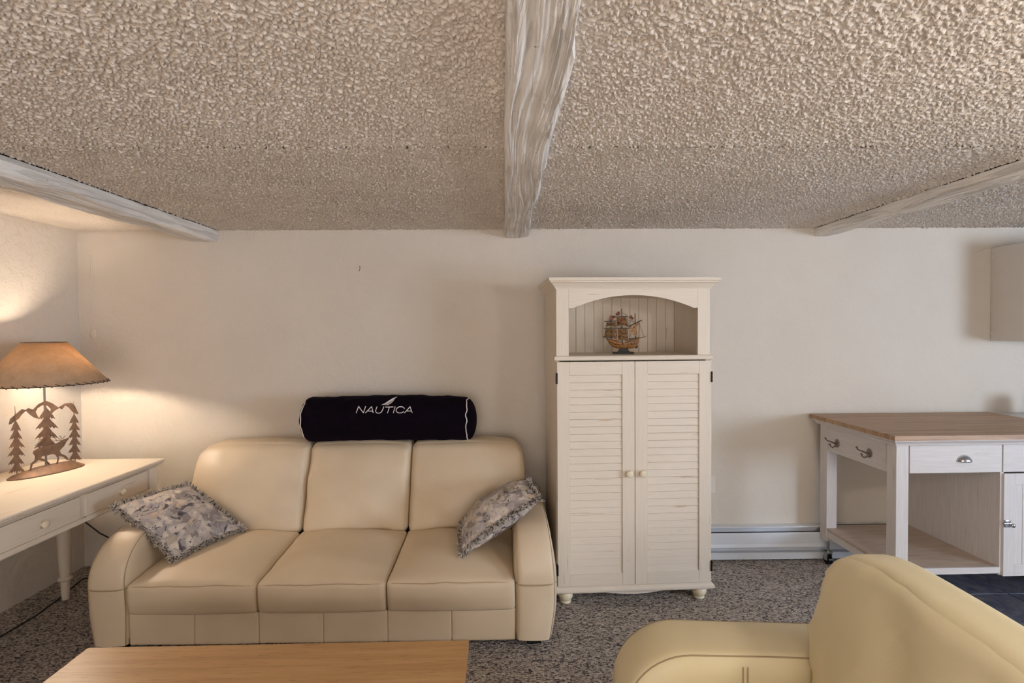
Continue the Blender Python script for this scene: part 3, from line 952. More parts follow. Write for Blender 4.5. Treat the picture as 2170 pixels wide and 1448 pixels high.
# louvered doors
dw = AW / 2 - .0015; NS = 27; lz0, lz1 = Z0 + .068, Z1 - .076
def door(x0, knob_x, hinge_x):
    d = obj('door', BX(0, .070, -.020, 0, Z0, Z1 - .003, bev=.0012), DZ, A); d.location = (x0, 0, 0)
    obj('stile', BX(dw - .070, dw, -.020, 0, Z0, Z1 - .003, bev=.0012), DZ, d)
    obj('rail', BX(.0705, dw - .0705, -.0195, -.001, lz1, Z1 - .003, bev=.001), DX, d)
    obj('rail', BX(.0705, dw - .0705, -.0195, -.001, Z0, lz0, bev=.001), DX, d)
    obj('door_back', BX(.06, dw - .06, -.003, 0, lz0 - .01, lz1 + .01), DX, d)
    pitch = (lz1 - lz0) / NS
    s0 = None
    for k in range(NS):
        z = lz0 + k * pitch
        if s0 is None:
            bm = bmesh.new()
            plate(bm, [(-.0150, .0), (-.0100, pitch - .0025), (-.0020, pitch - .0025), (-.0040, .0)], dw - .142, lambda u, v, w: (dw / 2 + w, u, v))
            s0 = obj('slat', bm, DX, d); s0.location = (0, 0, z)
        else: inst('slat', s0, d, (0, 0, z))
    kb = obj('knob', LATHE([(0, 0), (.012, 0), (.010, .004), (.0095, .010), (.018, .014), (.021, .020), (.020, .026), (.014, .030), (0, .031)], 24, Matrix.Rotation(PI / 2, 4, 'X')), KNOB, d, True, 50)
    kb.location = (knob_x, -.020, .742)
    for z in (1.278, .205):
        bm = BX(hinge_x - .005, hinge_x + .004, -.024, -.002, z - .030, z + .030, bev=.001)
        for q in range(3): tube(bm, [(hinge_x, -.025, z - .028 + q * .02), (hinge_x, -.025, z - .012 + q * .02)], .004, 8)
        obj('hinge', bm, BLACK, d)
door(.0, dw - .034, -.001)
door(AW / 2 + .0015, .040, dw + .001)

# ------------------------------------------------------------------ model ship on the shelf
sm = 1 / 10.34 / 349.0
t = thing('model_ship', 'small wooden model sailing ship with painted sails standing on the open armoire shelf', 'model ship', (.718, 3.10, ZS - .002), math.radians(-3))
def shp(x, y, w=0.0): return ((x - 645) * sm, w, (1225 - y) * sm)
SAILM = m_print('painted_sailcloth', [srgb(38, 20, 12), srgb(112, 66, 34), srgb(196, 156, 104), srgb(120, 66, 36)], 110)
HULLM = m_print('painted_hull', [srgb(30, 16, 8), srgb(92, 54, 26), srgb(190, 128, 62), srgb(66, 66, 48)], 170)
DARKW = m_plain('dark_stained_wood', srgb(24, 15, 10), .5)
FLAGM = m_print('red_brown_flag', [srgb(60, 20, 12), srgb(120, 50, 32), srgb(190, 150, 116)], 160)
bm = bmesh.new(); bx(bm, -220 * sm, 222 * sm, -.022, .022, 0, 45 * sm, bev=.001)
obj('base', bm, DARKW, t)
bm = bmesh.new(); plate(bm, [(530, 1180), (780, 1180), (740, 1105), (570, 1105)], .020, shp); obj('cradle', bm, DARKW, t)
# hull: lofted stations
bm = bmesh.new(); st = []
for i in range(15):
    u = i / 14; x = lerp(285, 1000, u)
    keel = interp([(285, 905), (340, 1000), (420, 1075), (500, 1108), (880, 1108), (950, 1060), (1000, 900)], x)
    deck = interp([(285, 880), (540, 935), (580, 985), (720, 985), (760, 945), (1000, 880)], x)
    bw = .021 * math.sin(PI * min(1, max(0.04, .12 + .86 * u))) ** .6
    st.append([bm.verts.new(shp(x, lerp(deck, keel, q), s * bw * math.sqrt(max(0, 1 - q ** 2.2)))) for s, q in [(-1, 0), (-1, .35), (-1, .7), (-1, .9), (1, 1.0), (1, .9), (1, .7), (1, .35), (1, 0)]])
for a, b in zip(st, st[1:]):
    for k in range(8): bm.faces.new((a[k], a[k + 1], b[k + 1], b[k]))
    bm.faces.new((a[8], a[0], b[0], b[8]))
bm.faces.new(st[0]); bm.faces.new(st[-1][::-1])
obj('hull', bm, HULLM, t, True, 40)
bm = bmesh.new()
for w_ in (-.020, .020):
    tube(bm, [shp(270, 885, w_ * .6), shp(430, 925, w_), shp(560, 960, w_)], .0014, 5)
    tube(bm, [shp(755, 905, w_), shp(1000, 865, w_ * .4)], .0014, 5)
    for k in range(9): tube(bm, [shp(765 + k * 26, 905 - k * 4, w_ * (1 - k * .06)), shp(765 + k * 26, 950 - k * 6, w_ * (1 - k * .06))], .0009, 4)
    tube(bm, [shp(320, 960, w_ * .5), shp(480, 1015, w_ * .95), shp(700, 1030, w_), shp(950, 1000, w_ * .5)], .0011, 5)
obj('railing', bm, DARKW, t)
bm = bmesh.new(); plate(bm, [(905, 1090), (950, 1030), (968, 1060), (955, 1100), (915, 1112)], .006, shp); obj('forefoot', bm, DARKW, t)
bm = bmesh.new(); tube(bm, [shp(940, 905), shp(1142, 845)], [.0020, .0014], 6); obj('bowsprit', bm, DARKW, t)
for x, ya, yb in ((625, 230, 1000), (912, 340, 900), (385, 470, 920)):
    bm = bmesh.new(); tube(bm, [shp(x, yb), shp(x - 8, ya)], [.0032, .0022], 6); obj('mast', bm, DARKW, t)
for pts in (((395, 422), (730, 405)), ((215, 658), (520, 660)), ((515, 660), (830, 660)), ((232, 512), (490, 505)), ((200, 852), (450, 862)), ((760, 625), (1045, 492))):
    bm = bmesh.new(); tube(bm, [shp(*pts[0], -.007), shp(*pts[1], -.007)], .0027, 6); obj('yard', bm, DARKW, t)
def sail(p, seed):
    """quad tl,tr,br,bl with billow"""
    bm = bmesh.new(); n = 8; g = []
    for i in range(n + 1):
        for j in range(n + 1):
            a, b = i / n, j / n
            x = (p[0][0] * (1 - a) + p[1][0] * a) * (1 - b) + (p[3][0] * (1 - a) + p[2][0] * a) * b
            y = (p[0][1] * (1 - a) + p[1][1] * a) * (1 - b) + (p[3][1] * (1 - a) + p[2][1] * a) * b
            y -= 40 * b * math.sin(a * PI)
            g.append(bm.verts.new(shp(x, y, -.007 - .014 * math.sin(a * PI) * math.sin(b * PI * .85 + .25))))
    for i in range(n):
        for j in range(n):
            q = i * (n + 1) + j; bm.faces.new((g[q], g[q + 1], g[q + n + 2], g[q + n + 1]))
    ge = bmesh.ops.solidify(bm, geom=bm.faces[:], thickness=.0008)
    return obj('sail', bm, SAILM, t, True, 60)
sl1 = sail([(262, 675), (508, 680), (512, 925), (225, 850)], 1)
sl2 = sail([(285, 535), (485, 530), (495, 650), (262, 640)], 2)
sl3 = sail([(525, 675), (740, 675), (755, 985), (525, 930)], 3)
sl4 = sail([(500, 430), (715, 425), (748, 640), (505, 625)], 4)
bm = bmesh.new(); plate(bm, [(770, 640), (1000, 530), (940, 640), (945, 865), (860, 810), (800, 735)], .0012, lambda u, v, w: shp(u, v, w - .008)); obj('sail', bm, SAILM, t)
REDC = m_plain('red_cross', srgb(140, 34, 24), .6)
def cross(px, py, s, mat, par, w=-.0275):
    bm = bmesh.new()
    bx(bm, -s * sm, s * sm, -.0006, .0006, -.2 * s * sm, .2 * s * sm); bx(bm, -.2 * s * sm, .2 * s * sm, -.0006, .0006, -s * sm, s * sm)
    o = obj('cross_emblem', bm, mat, t); o.location = shp(px, py, w)
    return o
cross(385, 738, 40, DARKW, sl1, -.0225); cross(600, 492, 38, REDC, sl4, -.0225); cross(385, 570, 26, DARKW, sl2, -.0215)
for pl in ([(480, 350), (545, 290), (590, 340), (560, 385), (500, 395)], [(330, 440), (370, 380), (480, 395), (470, 420), (380, 520), (350, 530)], [(770, 420), (825, 375), (878, 460), (840, 470), (790, 440)]):
    bm = bmesh.new(); plate(bm, pl, .0012, lambda u, v, w: shp(u, v, w + .004 * math.sin(u * .05))); obj('flag', bm, FLAGM, t)
bm = bmesh.new()
for a, b in (((625, 320), (760, 400)), ((720, 400), (890, 530)), ((985, 545), (1095, 835)), ((1005, 545), (990, 870)), ((625, 260), (400, 430)), ((740, 480), (900, 545)), ((730, 400), (760, 640)), ((910, 400), (700, 640)), ((910, 560), (770, 900))):
    tube(bm, [shp(*a, -.004), shp(*b, -.004)], .0008, 4)
obj('rigging', bm, DARKW, t)

# ------------------------------------------------------------------ desk with lamp
DXR, DZT = -2.095, .775
D = thing('console_desk', 'cream painted desk with drawers and turned legs against the left wall', 'desk', (-2.45, 2.40, 0))
def dl(x, y): return x + 2.45, y - 2.40
y0, y1 = 1.62, 3.165; xw = XL + .012
ax, ay0 = dl(xw, y0); bx_, by1 = dl(DXR, y1)
bm = bmesh.new()
bx(bm, ax, bx_ - .018, ay0 + .018, by1 - .018, DZT - .024, DZT)
prof = [(-.002, DZT), (.012, DZT), (.017, DZT - .003), (.018, DZT - .010), (.013, DZT - .014), (.012, DZT - .020), (.006, DZT - .026), (-.002, DZT - .030), (-.01, DZT - .024)]
sweep(bm, prof, [(ax, ay0 + .018, 0, -1), (bx_ - .018, ay0 + .018, 1, -1), (bx_ - .018, by1 - .018, 1, 1), (ax, by1 - .018, 0, 1)])
obj('desk_top', bm, DY, D)
bm = bmesh.new()
sweep(bm, [(-.03, DZT - .022), (.006, DZT - .024), (.0, DZT - .036), (-.010, DZT - .046), (-.03, DZT - .046)], [(ax, ay0 + .03, 0, -1), (bx_ - .03, ay0 + .03, 1, -1), (bx_ - .03, by1 - .03, 1, 1), (ax, by1 - .03, 0, 1)])
obj('top_moulding', bm, DY, D)
fx = bx_ - .045
zb_ = .585
bm = bmesh.new()
bx(bm, fx - .022, fx, ay0 + .05, by1 - .05, zb_, zb_ + .022, bev=.002)       # lower rail
bx(bm, fx - .022, fx, ay0 + .05, by1 - .05, DZT - .048, DZT - .03)
bx(bm, fx - .030, fx - .016, ay0 + .05, by1 - .05, zb_, DZT - .03)
sweep(bm, [(-.004, zb_), (.003, zb_ + .001), (.005, zb_ + .007), (.002, zb_ + .012), (-.004, zb_ + .012)], [(fx, ay0 + .05, 1, 0), (fx, by1 - .05, 1, 0)])
bx(bm, ax + .02, fx - .02, by1 - .07, by1 - .048, zb_, DZT - .03); bx(bm, ax + .02, fx - .02, ay0 + .048, ay0 + .07, zb_, DZT - .03)
bx(bm, ax + .01, ax + .03, ay0 + .05, by1 - .05, zb_, DZT - .03)
obj('apron', bm, DY, D)
knobp = [(0, 0), (.010, 0), (.0085, .005), (.009, .010), (.0165, .014), (.0185, .019), (.017, .024), (.010, .028), (0, .029)]
# drawer fronts: knobs at Y 2.86 and 2.36
for (ya, yb, ky) in ((2.625, 3.075, 2.86), (2.13, 2.59, 2.375), (1.70, 2.095, 1.90)):
    _, a = dl(0, ya); _, b = dl(0, yb); _, kk = dl(0, ky)
    dr = obj('drawer', BX(fx - .02, fx - .003, a, b, zb_ + .026, DZT - .052, bev=.002), DY, D)
    obj('bead_strip', BX(fx - .004, fx + .001, a, b, zb_ + .020, zb_ + .026, bev=.001), DY, dr)
    k = obj('knob', LATHE(knobp, 20, Matrix.Rotation(PI / 2, 4, 'Y')), KNOB, dr, True, 50); k.location = (fx - .003, kk, .664)
for y in (ay0 + .02, by1 - .06):
    obj('corner_post', BX(fx - .05, fx + .004, y - .01, y + .045, .50, DZT - .03, bev=.002), DZ, D)
lp = [(0, 0), (.017, 0), (.019, .02), (.022, .10), (.022, .108), (.033, .114), (.037, .121), (.033, .128), (.024, .134), (.028, .20), (.033, .32), (.037, .45), (.038, .53), (.034, .60), (0, .60)]
for (x, y) in ((-2.565, 2.985), (-2.20, 3.10), (-2.20, 1.70), (-2.70, 1.70)):
    lx_, ly_ = dl(x, y)
    o = obj('leg', LATHE(lp, 24), KNOB if False else DZ, D, True, 50); o.location = (lx_, ly_, 0)

# lamp
LX, LY = -2.54, 2.86
ta = math.atan2(.12, .050)
Lp = thing('table_lamp', 'rustic cut-metal elk and pine tree table lamp with a parchment shade, standing on the desk', 'lamp', (LX, LY, DZT), ta)
# oval foot with a raised mound
bm = bmesh.new(); n = 48
def oval(s, z, k=1.0): return [bm.verts.new((.175 * s * math.cos(2 * PI * i / n) * 1.0, .075 * s * math.sin(2 * PI * i / n), z)) for i in range(n)]
r0 = oval(1, 0); r1 = oval(1, .006)
r2 = [bm.verts.new((.155 * math.cos(2 * PI * i / n), .058 * math.sin(2 * PI * i / n), .016 + .004 * math.sin(i * .9))) for i in range(n)]
r3 = [bm.verts.new((.09 * math.cos(2 * PI * i / n) + .03, .022 * math.sin(2 * PI * i / n), .040)) for i in range(n)]
for a, b in ((r0, r1), (r1, r2), (r2, r3)):
    for i in range(n): bm.faces.new((a[i], a[(i + 1) % n], b[(i + 1) % n], b[i]))
bm.faces.new(r0[::-1]); bm.faces.new(r3)
obj('foot', bm, RUST, Lp, True, 35)
SXU = .264 / 472; 
def art(x, y, w=0.0):
    zz = (1248 - (x - 188) * .150 - y) / 4.022 / 386 * (1 + (x - 188) * .00012)
    return ((x - 427) * SXU, w, max(0.004, zz + .012))
def tree_poly(cx, top, bot, hw, tiers, rnd, t0):
    L_, R_ = [(cx - 3, top)], []
    for s, out in ((-1, L_), (1, R_)):
        y = t0; th = (bot - t0) / tiers
        out.append((cx + s * 4, t0))
        for k in range(tiers):
            wk = hw * (.55 + .45 * min(1, (k + 1) / (tiers * .5))) * rnd.uniform(.85, 1.08)
            yb = y + th
            out.append((cx + s * wk * .45, y + th * .42 + rnd.uniform(-3, 3)))
            out.append((cx + s * wk * .75, yb - th * .22))
            out.append((cx + s * wk, yb + th * .18))
            out.append((cx + s * wk * .72, yb + th * .02))
            out.append((cx + s * wk * .62, yb + th * .16))
            out.append((cx + s * wk * .42, yb - th * .08))
            out.append((cx + s * wk * .33, yb + th * .10))
            out.append((cx + s * 10, yb - th * .12))
            y = yb
        out.append((cx + s * 4, bot + 6)); out.append((cx + s * 4, bot + 40))
    return L_ + R_[::-1]
rt = random.Random(4)
for cx, top, bot, hw, tiers, t0 in ((188, 665, 1205, 62, 6, 790), (662, 635, 1130, 58, 6, 752), (428, 672, 1010, 98, 4, 690)):
    bm = bmesh.new(); plate(bm, tree_poly(cx, top, bot, hw, tiers, rt, t0), .003, art)
    obj('pine_tree', bm, RUST, Lp)
bm = bmesh.new()
plate(bm, [(140, 815), (150, 770), (190, 735), (240, 692), (268, 700), (290, 685), (325, 700), (370, 655), (430, 628), (480, 650), (532, 688), (590, 655), (645, 650), (675, 680), (705, 745),
           (690, 748), (655, 730), (620, 690), (590, 672), (562, 705), (540, 692), (500, 715), (455, 755), (470, 700), (445, 672), (400, 665), (360, 690), (345, 720), (372, 780), (330, 765), (300, 740), (270, 707), (240, 735), (215, 770), (190, 785), (160, 810)], .003, lambda u, v, w: art(u, v, w + .004))
obj('mountain_ridge', bm, RUST, Lp)
bm = bmesh.new()
plate(bm, [(598, 945), (560, 955), (535, 965), (500, 985), (440, 1000), (360, 1015), (310, 1040), (303, 1060), (320, 1085), (315, 1120), (285, 1145), (275, 1195), (272, 1212), (283, 1212), (298, 1155), (330, 1132), (345, 1118), (400, 1137), (425, 1162), (440, 1168), (436, 1155), (410, 1125), (365, 1102), (375, 1090), (420, 1085), (460, 1075), (485, 1085), (500, 1110), (495, 1140), (482, 1172), (497, 1172), (510, 1130), (513, 1095), (550, 1105), (580, 1132), (597, 1130), (575, 1098), (530, 1075), (520, 1050), (560, 1010), (580, 975), (600, 955)], .003, lambda u, v, w: art(u, v, w - .012))
e = obj('elk', bm, RUST, Lp)
bm = bmesh.new()
for pl in ([(540, 962), (500, 965), (450, 968), (390, 965), (345, 980), (318, 1000)], [(450, 968), (420, 945), (400, 948)], [(500, 965), (480, 940), (470, 920)], [(390, 965), (370, 950), (350, 952)], [(530, 958), (505, 940), (440, 935), (385, 938), (345, 975)], [(440, 935), (425, 922)], [(545, 955), (530, 935), (522, 925)], [(552, 952), (560, 935), (570, 928)], [(430, 968), (440, 985), (420, 990)]):
    tube(bm, [art(x, y, -.012) for x, y in pl], .0016, 5)
obj('antlers', bm, RUST, e)
bm = bmesh.new(); tube(bm, [(0, 0.013, .02), (0, .013, .50)], .005, 10); obj('stem', bm, BRONZE, Lp, True, 50)
bm = LATHE([(0, .480), (.024, .482), (.028, .494), (.018, .506), (.016, .515), (.016, .55), (0, .552)], 20); obj('lamp_socket', bm, CREAMPLASTIC, Lp, True, 50)
rb, rtp, z0s, z1s = .276, .097, .495, .722
bm = bmesh.new(); n = 72
ra = [bm.verts.new((rb * math.cos(2 * PI * i / n), rb * math.sin(2 * PI * i / n), z0s)) for i in range(n)]
rc = [bm.verts.new((rtp * math.cos(2 * PI * i / n), rtp * math.sin(2 * PI * i / n), z1s)) for i in range(n)]
for i in range(n): bm.faces.new((ra[i], ra[(i + 1) % n], rc[(i + 1) % n], rc[i]))
sh = obj('lamp_shade', bm, SHADE, Lp, True)
md = sh.modifiers.new('thick', 'SOLIDIFY'); md.thickness = .001
bm = bmesh.new()
m_ = 40
for i in range(m_):
    a0 = 2 * PI * i / m_; a1 = a0 + 2 * PI / m_ * .75
    pts = []
    for k in range(6):
        u = k / 5; a = lerp(a0, a1, u); zz = z0s + .010 - .014 * u; rr = rb - (zz - z0s) * (rb - rtp) / (z1s - z0s) + .0028
        pts.append((rr * math.cos(a), rr * math.sin(a), zz))
    tube(bm, pts, .0018, 5)
tube(bm, [(rb * math.cos(2 * PI * i / 72), rb * math.sin(2 * PI * i / 72), z0s) for i in range(73)], .0020, 5, False)
obj('lacing', bm, m_plain('leather_lace', srgb(66, 44, 30), .7), sh, True)
bm = bmesh.new(); tube(bm, [(rtp * math.cos(2 * PI * i / 48), rtp * math.sin(2 * PI * i / 48), z1s) for i in range(49)], .0025, 5, False)
for i in range(3):
    a = 2 * PI * i / 3; tube(bm, [(0, 0, .70), (rtp * math.cos(a), rtp * math.sin(a), z1s - .002)], .0015, 5)
obj('top_ring', bm, BRONZE, sh, True)
bm = bmesh.new(); bmesh.ops.create_uvsphere(bm, u_segments=20, v_segments=14, radius=.032)
for v in bm.verts: v.co.z = v.co.z * 1.25 + .598
bo = obj('bulb', bm, m_bulb(), Lp, True)
bo.visible_shadow = True
pl = bpy.data.lights.new('lamp_glow', 'POINT'); pl.energy = 23; pl.color = (1.0, 0.82, 0.64); pl.shadow_soft_size = .034
po = bpy.data.objects.new('lamp_glow', pl); C.objects.link(po); po.location = (LX + .045, LY, DZT + .598)

# cords
tag(obj('power_cord', TUBE([(-2.66, 3.13, .60), (-2.645, 3.13, .50), (-2.59, 3.15, .40), (-2.53, 3.20, .30), (-2.42, 3.28, .18), (-2.36, 3.34, .03), (-2.45, 3.30, .006), (-2.66, 3.22, .005), (-2.60, 2.98, .005), (-2.57, 2.80, .005), (-2.575, 2.60, .005), (-2.66, 2.35, .005), (-2.72, 2.1, .005)], .0042, 6), CORD, None, True),
    'black power cord hanging behind the desk and trailing over the carpet', 'cord')

# ------------------------------------------------------------------ coffee table
T = thing('coffee_table', 'low oak veneer coffee table in the left foreground before the sofa', 'table', (-.808, 1.49, 0), math.radians(.5))
tw, td = 1.348, .66
bm = bmesh.new(); bx(bm, -tw / 2, tw / 2, -td / 2, td / 2, .392, .430, bev=.003); obj('table_top', bm, OAK, T)
bm = bmesh.new()
bx(bm, -tw / 2 + .05, tw / 2 - .05, -td / 2 + .04, -td / 2 + .06, .31, .392); bx(bm, -tw / 2 + .05, tw / 2 - .05, td / 2 - .06, td / 2 - .04, .31, .392)
bx(bm, -tw / 2 + .04, -tw / 2 + .06, -td / 2 + .05, td / 2 - .05, .31, .392); bx(bm, tw / 2 - .06, tw / 2 - .04, -td / 2 + .05, td / 2 - .05, .31, .392)
obj('apron', bm, OAK, T)
for sx in (-1, 1):
    for sy in (-1, 1):
        x, y = sx * (tw / 2 - .055), sy * (td / 2 - .055)
        obj('leg', BX(x - .03, x + .03, y - .03, y + .03, 0, .392, bev=.003), OAK, T)

# ------------------------------------------------------------------ kitchen island
I = thing('kitchen_island', 'grey-white kitchen island with a butcher block top, drawers and an open shelf', 'kitchen island', (2.04, 2.645, 0), math.radians(0.8))
IW, ID, IT = 1.215, .735, .978
ns = 18; sp = ID / ns; s0 = None
for k in range(ns):
    if s0 is None:
        s0 = obj('stave', BX(0, IW, .0004, sp - .0004, IT - .026, IT, bev=.0008), STAVE, I)
    else: inst('stave', s0, I, (0, k * sp, 0))
bm = bmesh.new()
o_ = .035
sweep(bm, [(-.03, IT - .026), (.027, IT - .027), (.026, IT - .033), (.016, IT - .040), (.008, IT - .050), (.006, IT - .058), (-.03, IT - .058)],
      [(IW - o_, ID - o_, 0, 1), (o_, ID - o_, -1, 1), (o_, o_, -1, -1), (IW - o_, o_, 0, -1)])
obj('cove_moulding', bm, IX, I)
zt = IT - .058; lw = .068
xa, xb = o_ + .01, IW - .01; ya, yb = o_ + .01, ID - o_ - .01
for x, y in ((xa, ya), (xa, yb - lw)):
    obj('leg', BX(x, x + lw, y, y + lw, .165, zt, bev=.002), IZ, I)
obj('end_rail', BX(xa + .010, xa + .030, ya + lw, yb - lw, zt - .165, zt, bev=.001), IY, I)
obj('back_rail', BX(xa + lw, xb, yb - .03, yb - .010, zt - .12, zt, bev=.001), IX, I)
# drawers
dx0 = xa + lw + .004; dx1 = .622
for (a, b, kx) in ((dx0, dx1, .415), (dx1 + .008, IW - .02, 1.0)):
    dr = obj('drawer', BX(a, b, ya - .002, ya + .016, zt - .152, zt - .004, bev=.0015), IX, I)
    bm = bmesh.new(); n = 14   # cup pull
    prev = None
    for i in range(n + 1):
        a_ = PI * i / n; row = []
        for j in range(7):
            b_ = PI / 2 * j / 6
            row.append(bm.verts.new((.038 * math.cos(a_) * math.cos(b_), -.024 * math.sin(b_), .030 * math.sin(a_) * math.cos(b_))))
        if prev:
            for j in range(6): bm.faces.new((prev[j], row[j], row[j + 1], prev[j + 1]))
        prev = row
    tube(bm, [(.040 * math.cos(PI * i / 16), -.001, .032 * math.sin(PI * i / 16)) for i in range(17)], .003, 6)
    bmesh.ops.remove_doubles(bm, verts=bm.verts, dist=1e-5)
    q = obj('cup_pull', bm, CHROME, dr, True, 60); q.location = (kx, ya - .003, zt - .092)
    md = q.modifiers.new('thick', 'SOLIDIFY'); md.thickness = .0015
obj('drawer_box', BX(dx0, IW - .02, ya + .018, yb - .05, zt - .145, zt - .01), IX, I)
# divider made of boards
nb = 5; bd = (yb - .012 - (ya + .004)) / nb
pl0 = None
for k in range(nb):
    if pl0 is None:
        pl0 = obj('divider_board', BX(dx1 - .002, dx1 + .018, .0006, bd - .0006, .225, zt - .152, bev=.001), IZ, I); pl0.location = (0, ya + .004, 0)
    else: inst('divider_board', pl0, I, (0, ya + .004 + k * bd, 0))
# shelf
bm = bmesh.new(); bx(bm, xa + .004, dx1, ya + .012, yb - .004, .232, .250, bev=.001); obj('shelf_board', bm, SHELFW, I)
bm = bmesh.new(); bx(bm, xa + lw, dx1, ya, ya + .014, .218, .252, bev=.0015); bx(bm, xa + lw, dx1, yb - .016, yb, .19, .250)
bx(bm, xa + .006, xa + .022, ya + lw, yb - lw, .19, .232)
obj('shelf_edge', bm, IX, I)
# cabinet with door
obj('cabinet_side', BX(IW - .03, IW - .012, ya, yb, .2, zt - .15), IZ, I)
obj('cabinet_floor', BX(dx1, IW - .02, ya + .01, yb, .205, .225), IX, I)
obj('cabinet_back', BX(dx1, IW - .02, yb - .02, yb - .008, .2, zt - .15), IX, I)
dxa, dxb, dza, dzb = dx1 + .010, IW - .016, .205, zt - .160
dr = obj('door', BX(dxa, dxa + .062, ya - .006, ya + .014, dza, dzb, bev=.0015), IZ, I)
obj('stile', BX(dxb - .062, dxb, ya - .006, ya + .014, dza, dzb, bev=.0015), IZ, dr)
obj('rail', BX(dxa + .0625, dxb - .0625, ya - .0055, ya + .013, dzb - .062, dzb, bev=.0015), IX, dr)
obj('rail', BX(dxa + .0625, dxb - .0625, ya - .0055, ya + .013, dza, dza + .062, bev=.0015), IX, dr)
pw_ = (dxb - dxa - .125) / 9; p0 = None
for k in range(9):
    if p0 is None:
        p0 = obj('panel_board', BX(.0012, pw_ - .0012, ya + .002, ya + .010, dza + .06, dzb - .06, bev=.001), IZ, dr); p0.location = (dxa + .0625, 0, 0)
    else: inst('panel_board', p0, dr, (dxa + .0625 + k * pw_, 0, 0))
bm = bmesh.new(); zl = .492
bx(bm, dxa + .001, dxa + .034, ya - .012, ya - .006, zl - .020, zl + .020, bev=.002)
tube(bm, [(dxa - .006, ya - .012, zl), (dxa + .030, ya - .012, zl)], .006, 8)
tube(bm, [(dxa + .020, ya - .010, zl), (dxa + .020, ya - .034, zl)], .004, 8)
lathe(bm, [(0, 0), (.006, .001), (.011, .006), (.011, .012), (.006, .016), (0, .017)], 14, Matrix.Translation((dxa + .020, ya - .030, zl)) @ Matrix.Rotation(PI / 2, 4, 'X'))
obj('latch', bm, CHROME, dr, True, 40)
# casters
for x, y in ((xa + lw / 2, ya + lw / 2), (xa + lw / 2, yb - lw / 2), (IW - .06, ya + .05), (IW - .06, yb - .05)):
    bm = bmesh.new(); tube(bm, [(x - .012, y, .032), (x + .012, y, .032)], .032, 18)
    cw = obj('caster', bm, BLACKP, I, True, 40)
    bm = bmesh.new(); bx(bm, x - .018, x - .014, y - .016, y + .016, .03, .085); bx(bm, x + .014, x + .018, y - .016, y + .016, .03, .085)
    bx(bm, x - .020, x + .020, y - .020, y + .020, .080, .086); tube(bm, [(x, y, .085), (x, y, .205 if x > .5 else .168)], .008, 8)
    tube(bm, [(x - .022, y, .032), (x + .022, y, .032)], .006, 8)
    obj('caster_fork', bm, CHROME, cw, True, 40)
# coat hooks on the end rail
def hook(yy, zz):
    bm = bmesh.new()
    lathe(bm, [(0, 0), (.021, 0), (.022, .002), (.018, .005), (.008, .008), (0, .009)], 20, Matrix.Scale(1.25, 4, (0, 0, 1)) @ Matrix.Rotation(-PI / 2, 4, 'Y'))
    h = obj('coat_hook', bm, BRONZE, I, True, 50); h.location = (xa + .010, yy, zz); h['label'] = 'double metal coat hook'
    bm = bmesh.new()
    up = [(-.004, 0, -.006), (-.018, 0, .0), (-.040, 0, .010), (-.062, 0, .018), (-.072, 0, .024), (-.076, 0, .034)]
    dn = [(-.004, 0, -.006), (-.016, 0, -.020), (-.032, 0, -.026), (-.044, 0, -.018), (-.048, 0, -.006)]
    tube(bm, up, [.006, .005, .004, .0036, .0036, .004], 8); tube(bm, dn, [.006, .005, .004, .0036, .004], 8)
    for c in (up[-1], dn[-1]):
        bmesh.ops.create_icosphere(bm, subdivisions=2, radius=.0065, matrix=Matrix.Translation(c))
    obj('prong', bm, BRONZE, h, True, 60)
hook(.535, .823)
hook(.255, .828)

# ------------------------------------------------------------------ kitchen corner
K = thing('base_cabinet', 'white base cabinet standing in the corner past the kitchen island', 'cabinet', (3.30, YB, 0))
bm = bmesh.new(); bx(bm, 0, 1.2, -.60, -.003, .10, .93, bev=.002); bx(bm, .02, 1.18, -.55, -.003, 0, .10); obj('cabinet_box', bm, CABW, K)
for k in range(2):
    d_ = obj('door', BX(.01 + k * .595, .595 + k * .595, -.620, -.602, .12, .92, bev=.003), CABW, K)
    obj('handle', TUBE([(.55 if k == 0 else .65, -.622, .78), (.55 if k == 0 else .65, -.645, .79), (.55 if k == 0 else .65, -.645, .87), (.55 if k == 0 else .65, -.622, .88)], .005, 8), CHROME, d_, True)
tag(obj('worktop', BX(3.275, 4.55, YB - .64, YB - .002, .935, .972, bev=.004), m_plain('white_laminate', srgb(216, 214, 212), .35)), 'white laminate worktop in the kitchen corner beyond the island', 'worktop')
U = thing('wall_cabinet', 'plain white upper cabinet hung on the back wall above the kitchen worktop', 'cabinet', (3.278, YB, 1.458))
obj('cabinet_box', BX(0.001, 1.15, -.31, -.002, 0, .62, bev=.0015), CABW, U)
obj('side_panel', BX(-.006, .001, -.318, -.002, -.002, .622, bev=.001), CABW, U)
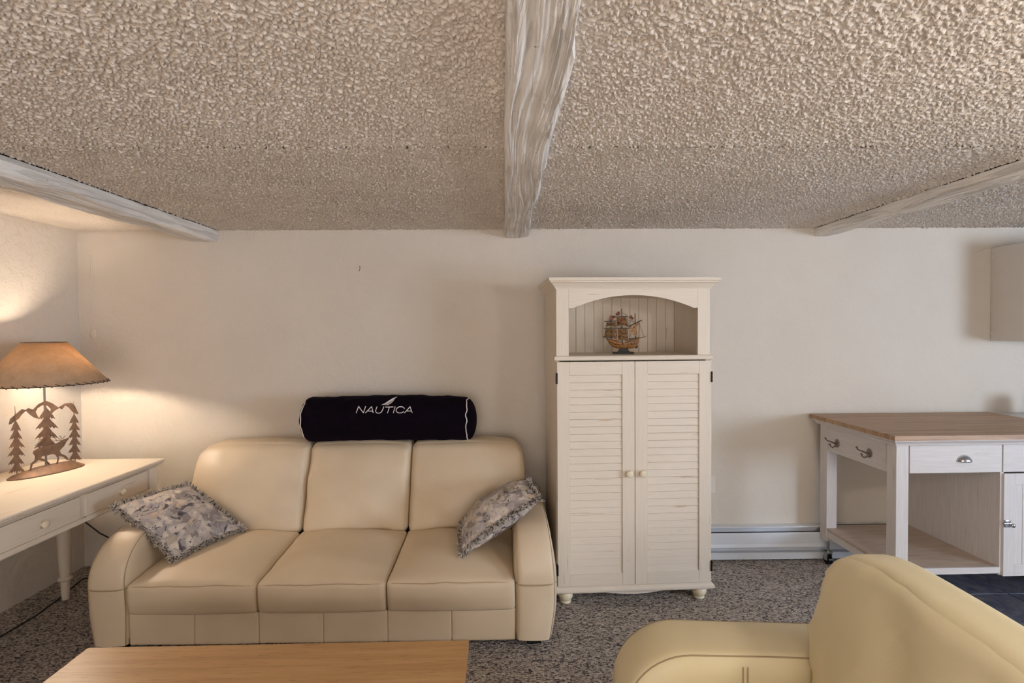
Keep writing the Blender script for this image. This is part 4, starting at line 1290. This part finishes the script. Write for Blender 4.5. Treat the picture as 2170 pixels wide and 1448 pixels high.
for k in range(2):
    d_ = obj('door', BX(.003 + k * .575, .572 + k * .575, -.332, -.312, .003, .617, bev=.003), CABW, U)
    obj('handle', TUBE([(.52 if k == 0 else .63, -.334, .06), (.52 if k == 0 else .63, -.355, .07), (.52 if k == 0 else .63, -.355, .14), (.52 if k == 0 else .63, -.334, .15)], .005, 8), CHROME, d_, True)
for (y, z) in ((-.012, .60), (-.030, .612), (-.012, .56), (-.012, .05), (-.012, .012), (-.035, .008)):
    bm = LATHE([(0, 0), (.005, 0), (.004, .002), (0, .003)], 10, Matrix.Rotation(-PI / 2, 4, 'Y')); o = obj('screw_cap', bm, WHITE, U); o.location = (-.006, y, z)
# loose strip curling off the wall beside it
bm = bmesh.new(); pr = None
for k in range(13):
    u = k / 12; x = lerp(3.13, 3.285, u); z = 2.030 + .045 * math.sin(u * PI * .5); y = YB - .004 - .010 * math.sin(u * PI)
    cur = [bm.verts.new((x, y, z + .002)), bm.verts.new((x, YB - .001, z + .003)), bm.verts.new((x, YB - .001, z - .001 - .004 * u)), bm.verts.new((x, y, z - .001 - .004 * u))]
    if pr:
        for q in range(4): bm.faces.new((pr[q], pr[(q + 1) % 4], cur[(q + 1) % 4], cur[q]))
    else: bm.faces.new(cur)
    pr = cur
bm.faces.new(pr[::-1])
tag(obj('trim_strip', bm, CREAMPLASTIC), 'loose cream strip curling off the wall beside the upper cabinet', 'strip')
# coffee pot at the frame edge
G = thing('coffee_pot', 'black glass coffee pot on the white worktop at the right edge of the photo', 'coffee pot', (3.47, 3.19, .972))
obj('carafe', LATHE([(0, 0), (.055, 0), (.066, .012), (.072, .045), (.066, .080), (.052, .104), (.056, .112), (0, .112)], 28), GLASSD, G, True, 40)
obj('lid', LATHE([(0, .112), (.056, .112), (.056, .122), (.040, .128), (.014, .130), (.010, .138), (0, .139)], 28), BLACKP, G, True, 40)
obj('handle', TUBE([(-.050, 0, .108), (-.082, 0, .112), (-.098, 0, .100), (-.100, 0, .06), (-.090, 0, .03), (-.070, 0, .026)], .0085, 8, flat=1.0), BLACKP, G, True)
obj('rim_band', LATHE([(.053, .100), (.058, .100), (.058, .112), (.053, .112)], 28), CHROME, G, True, 40)
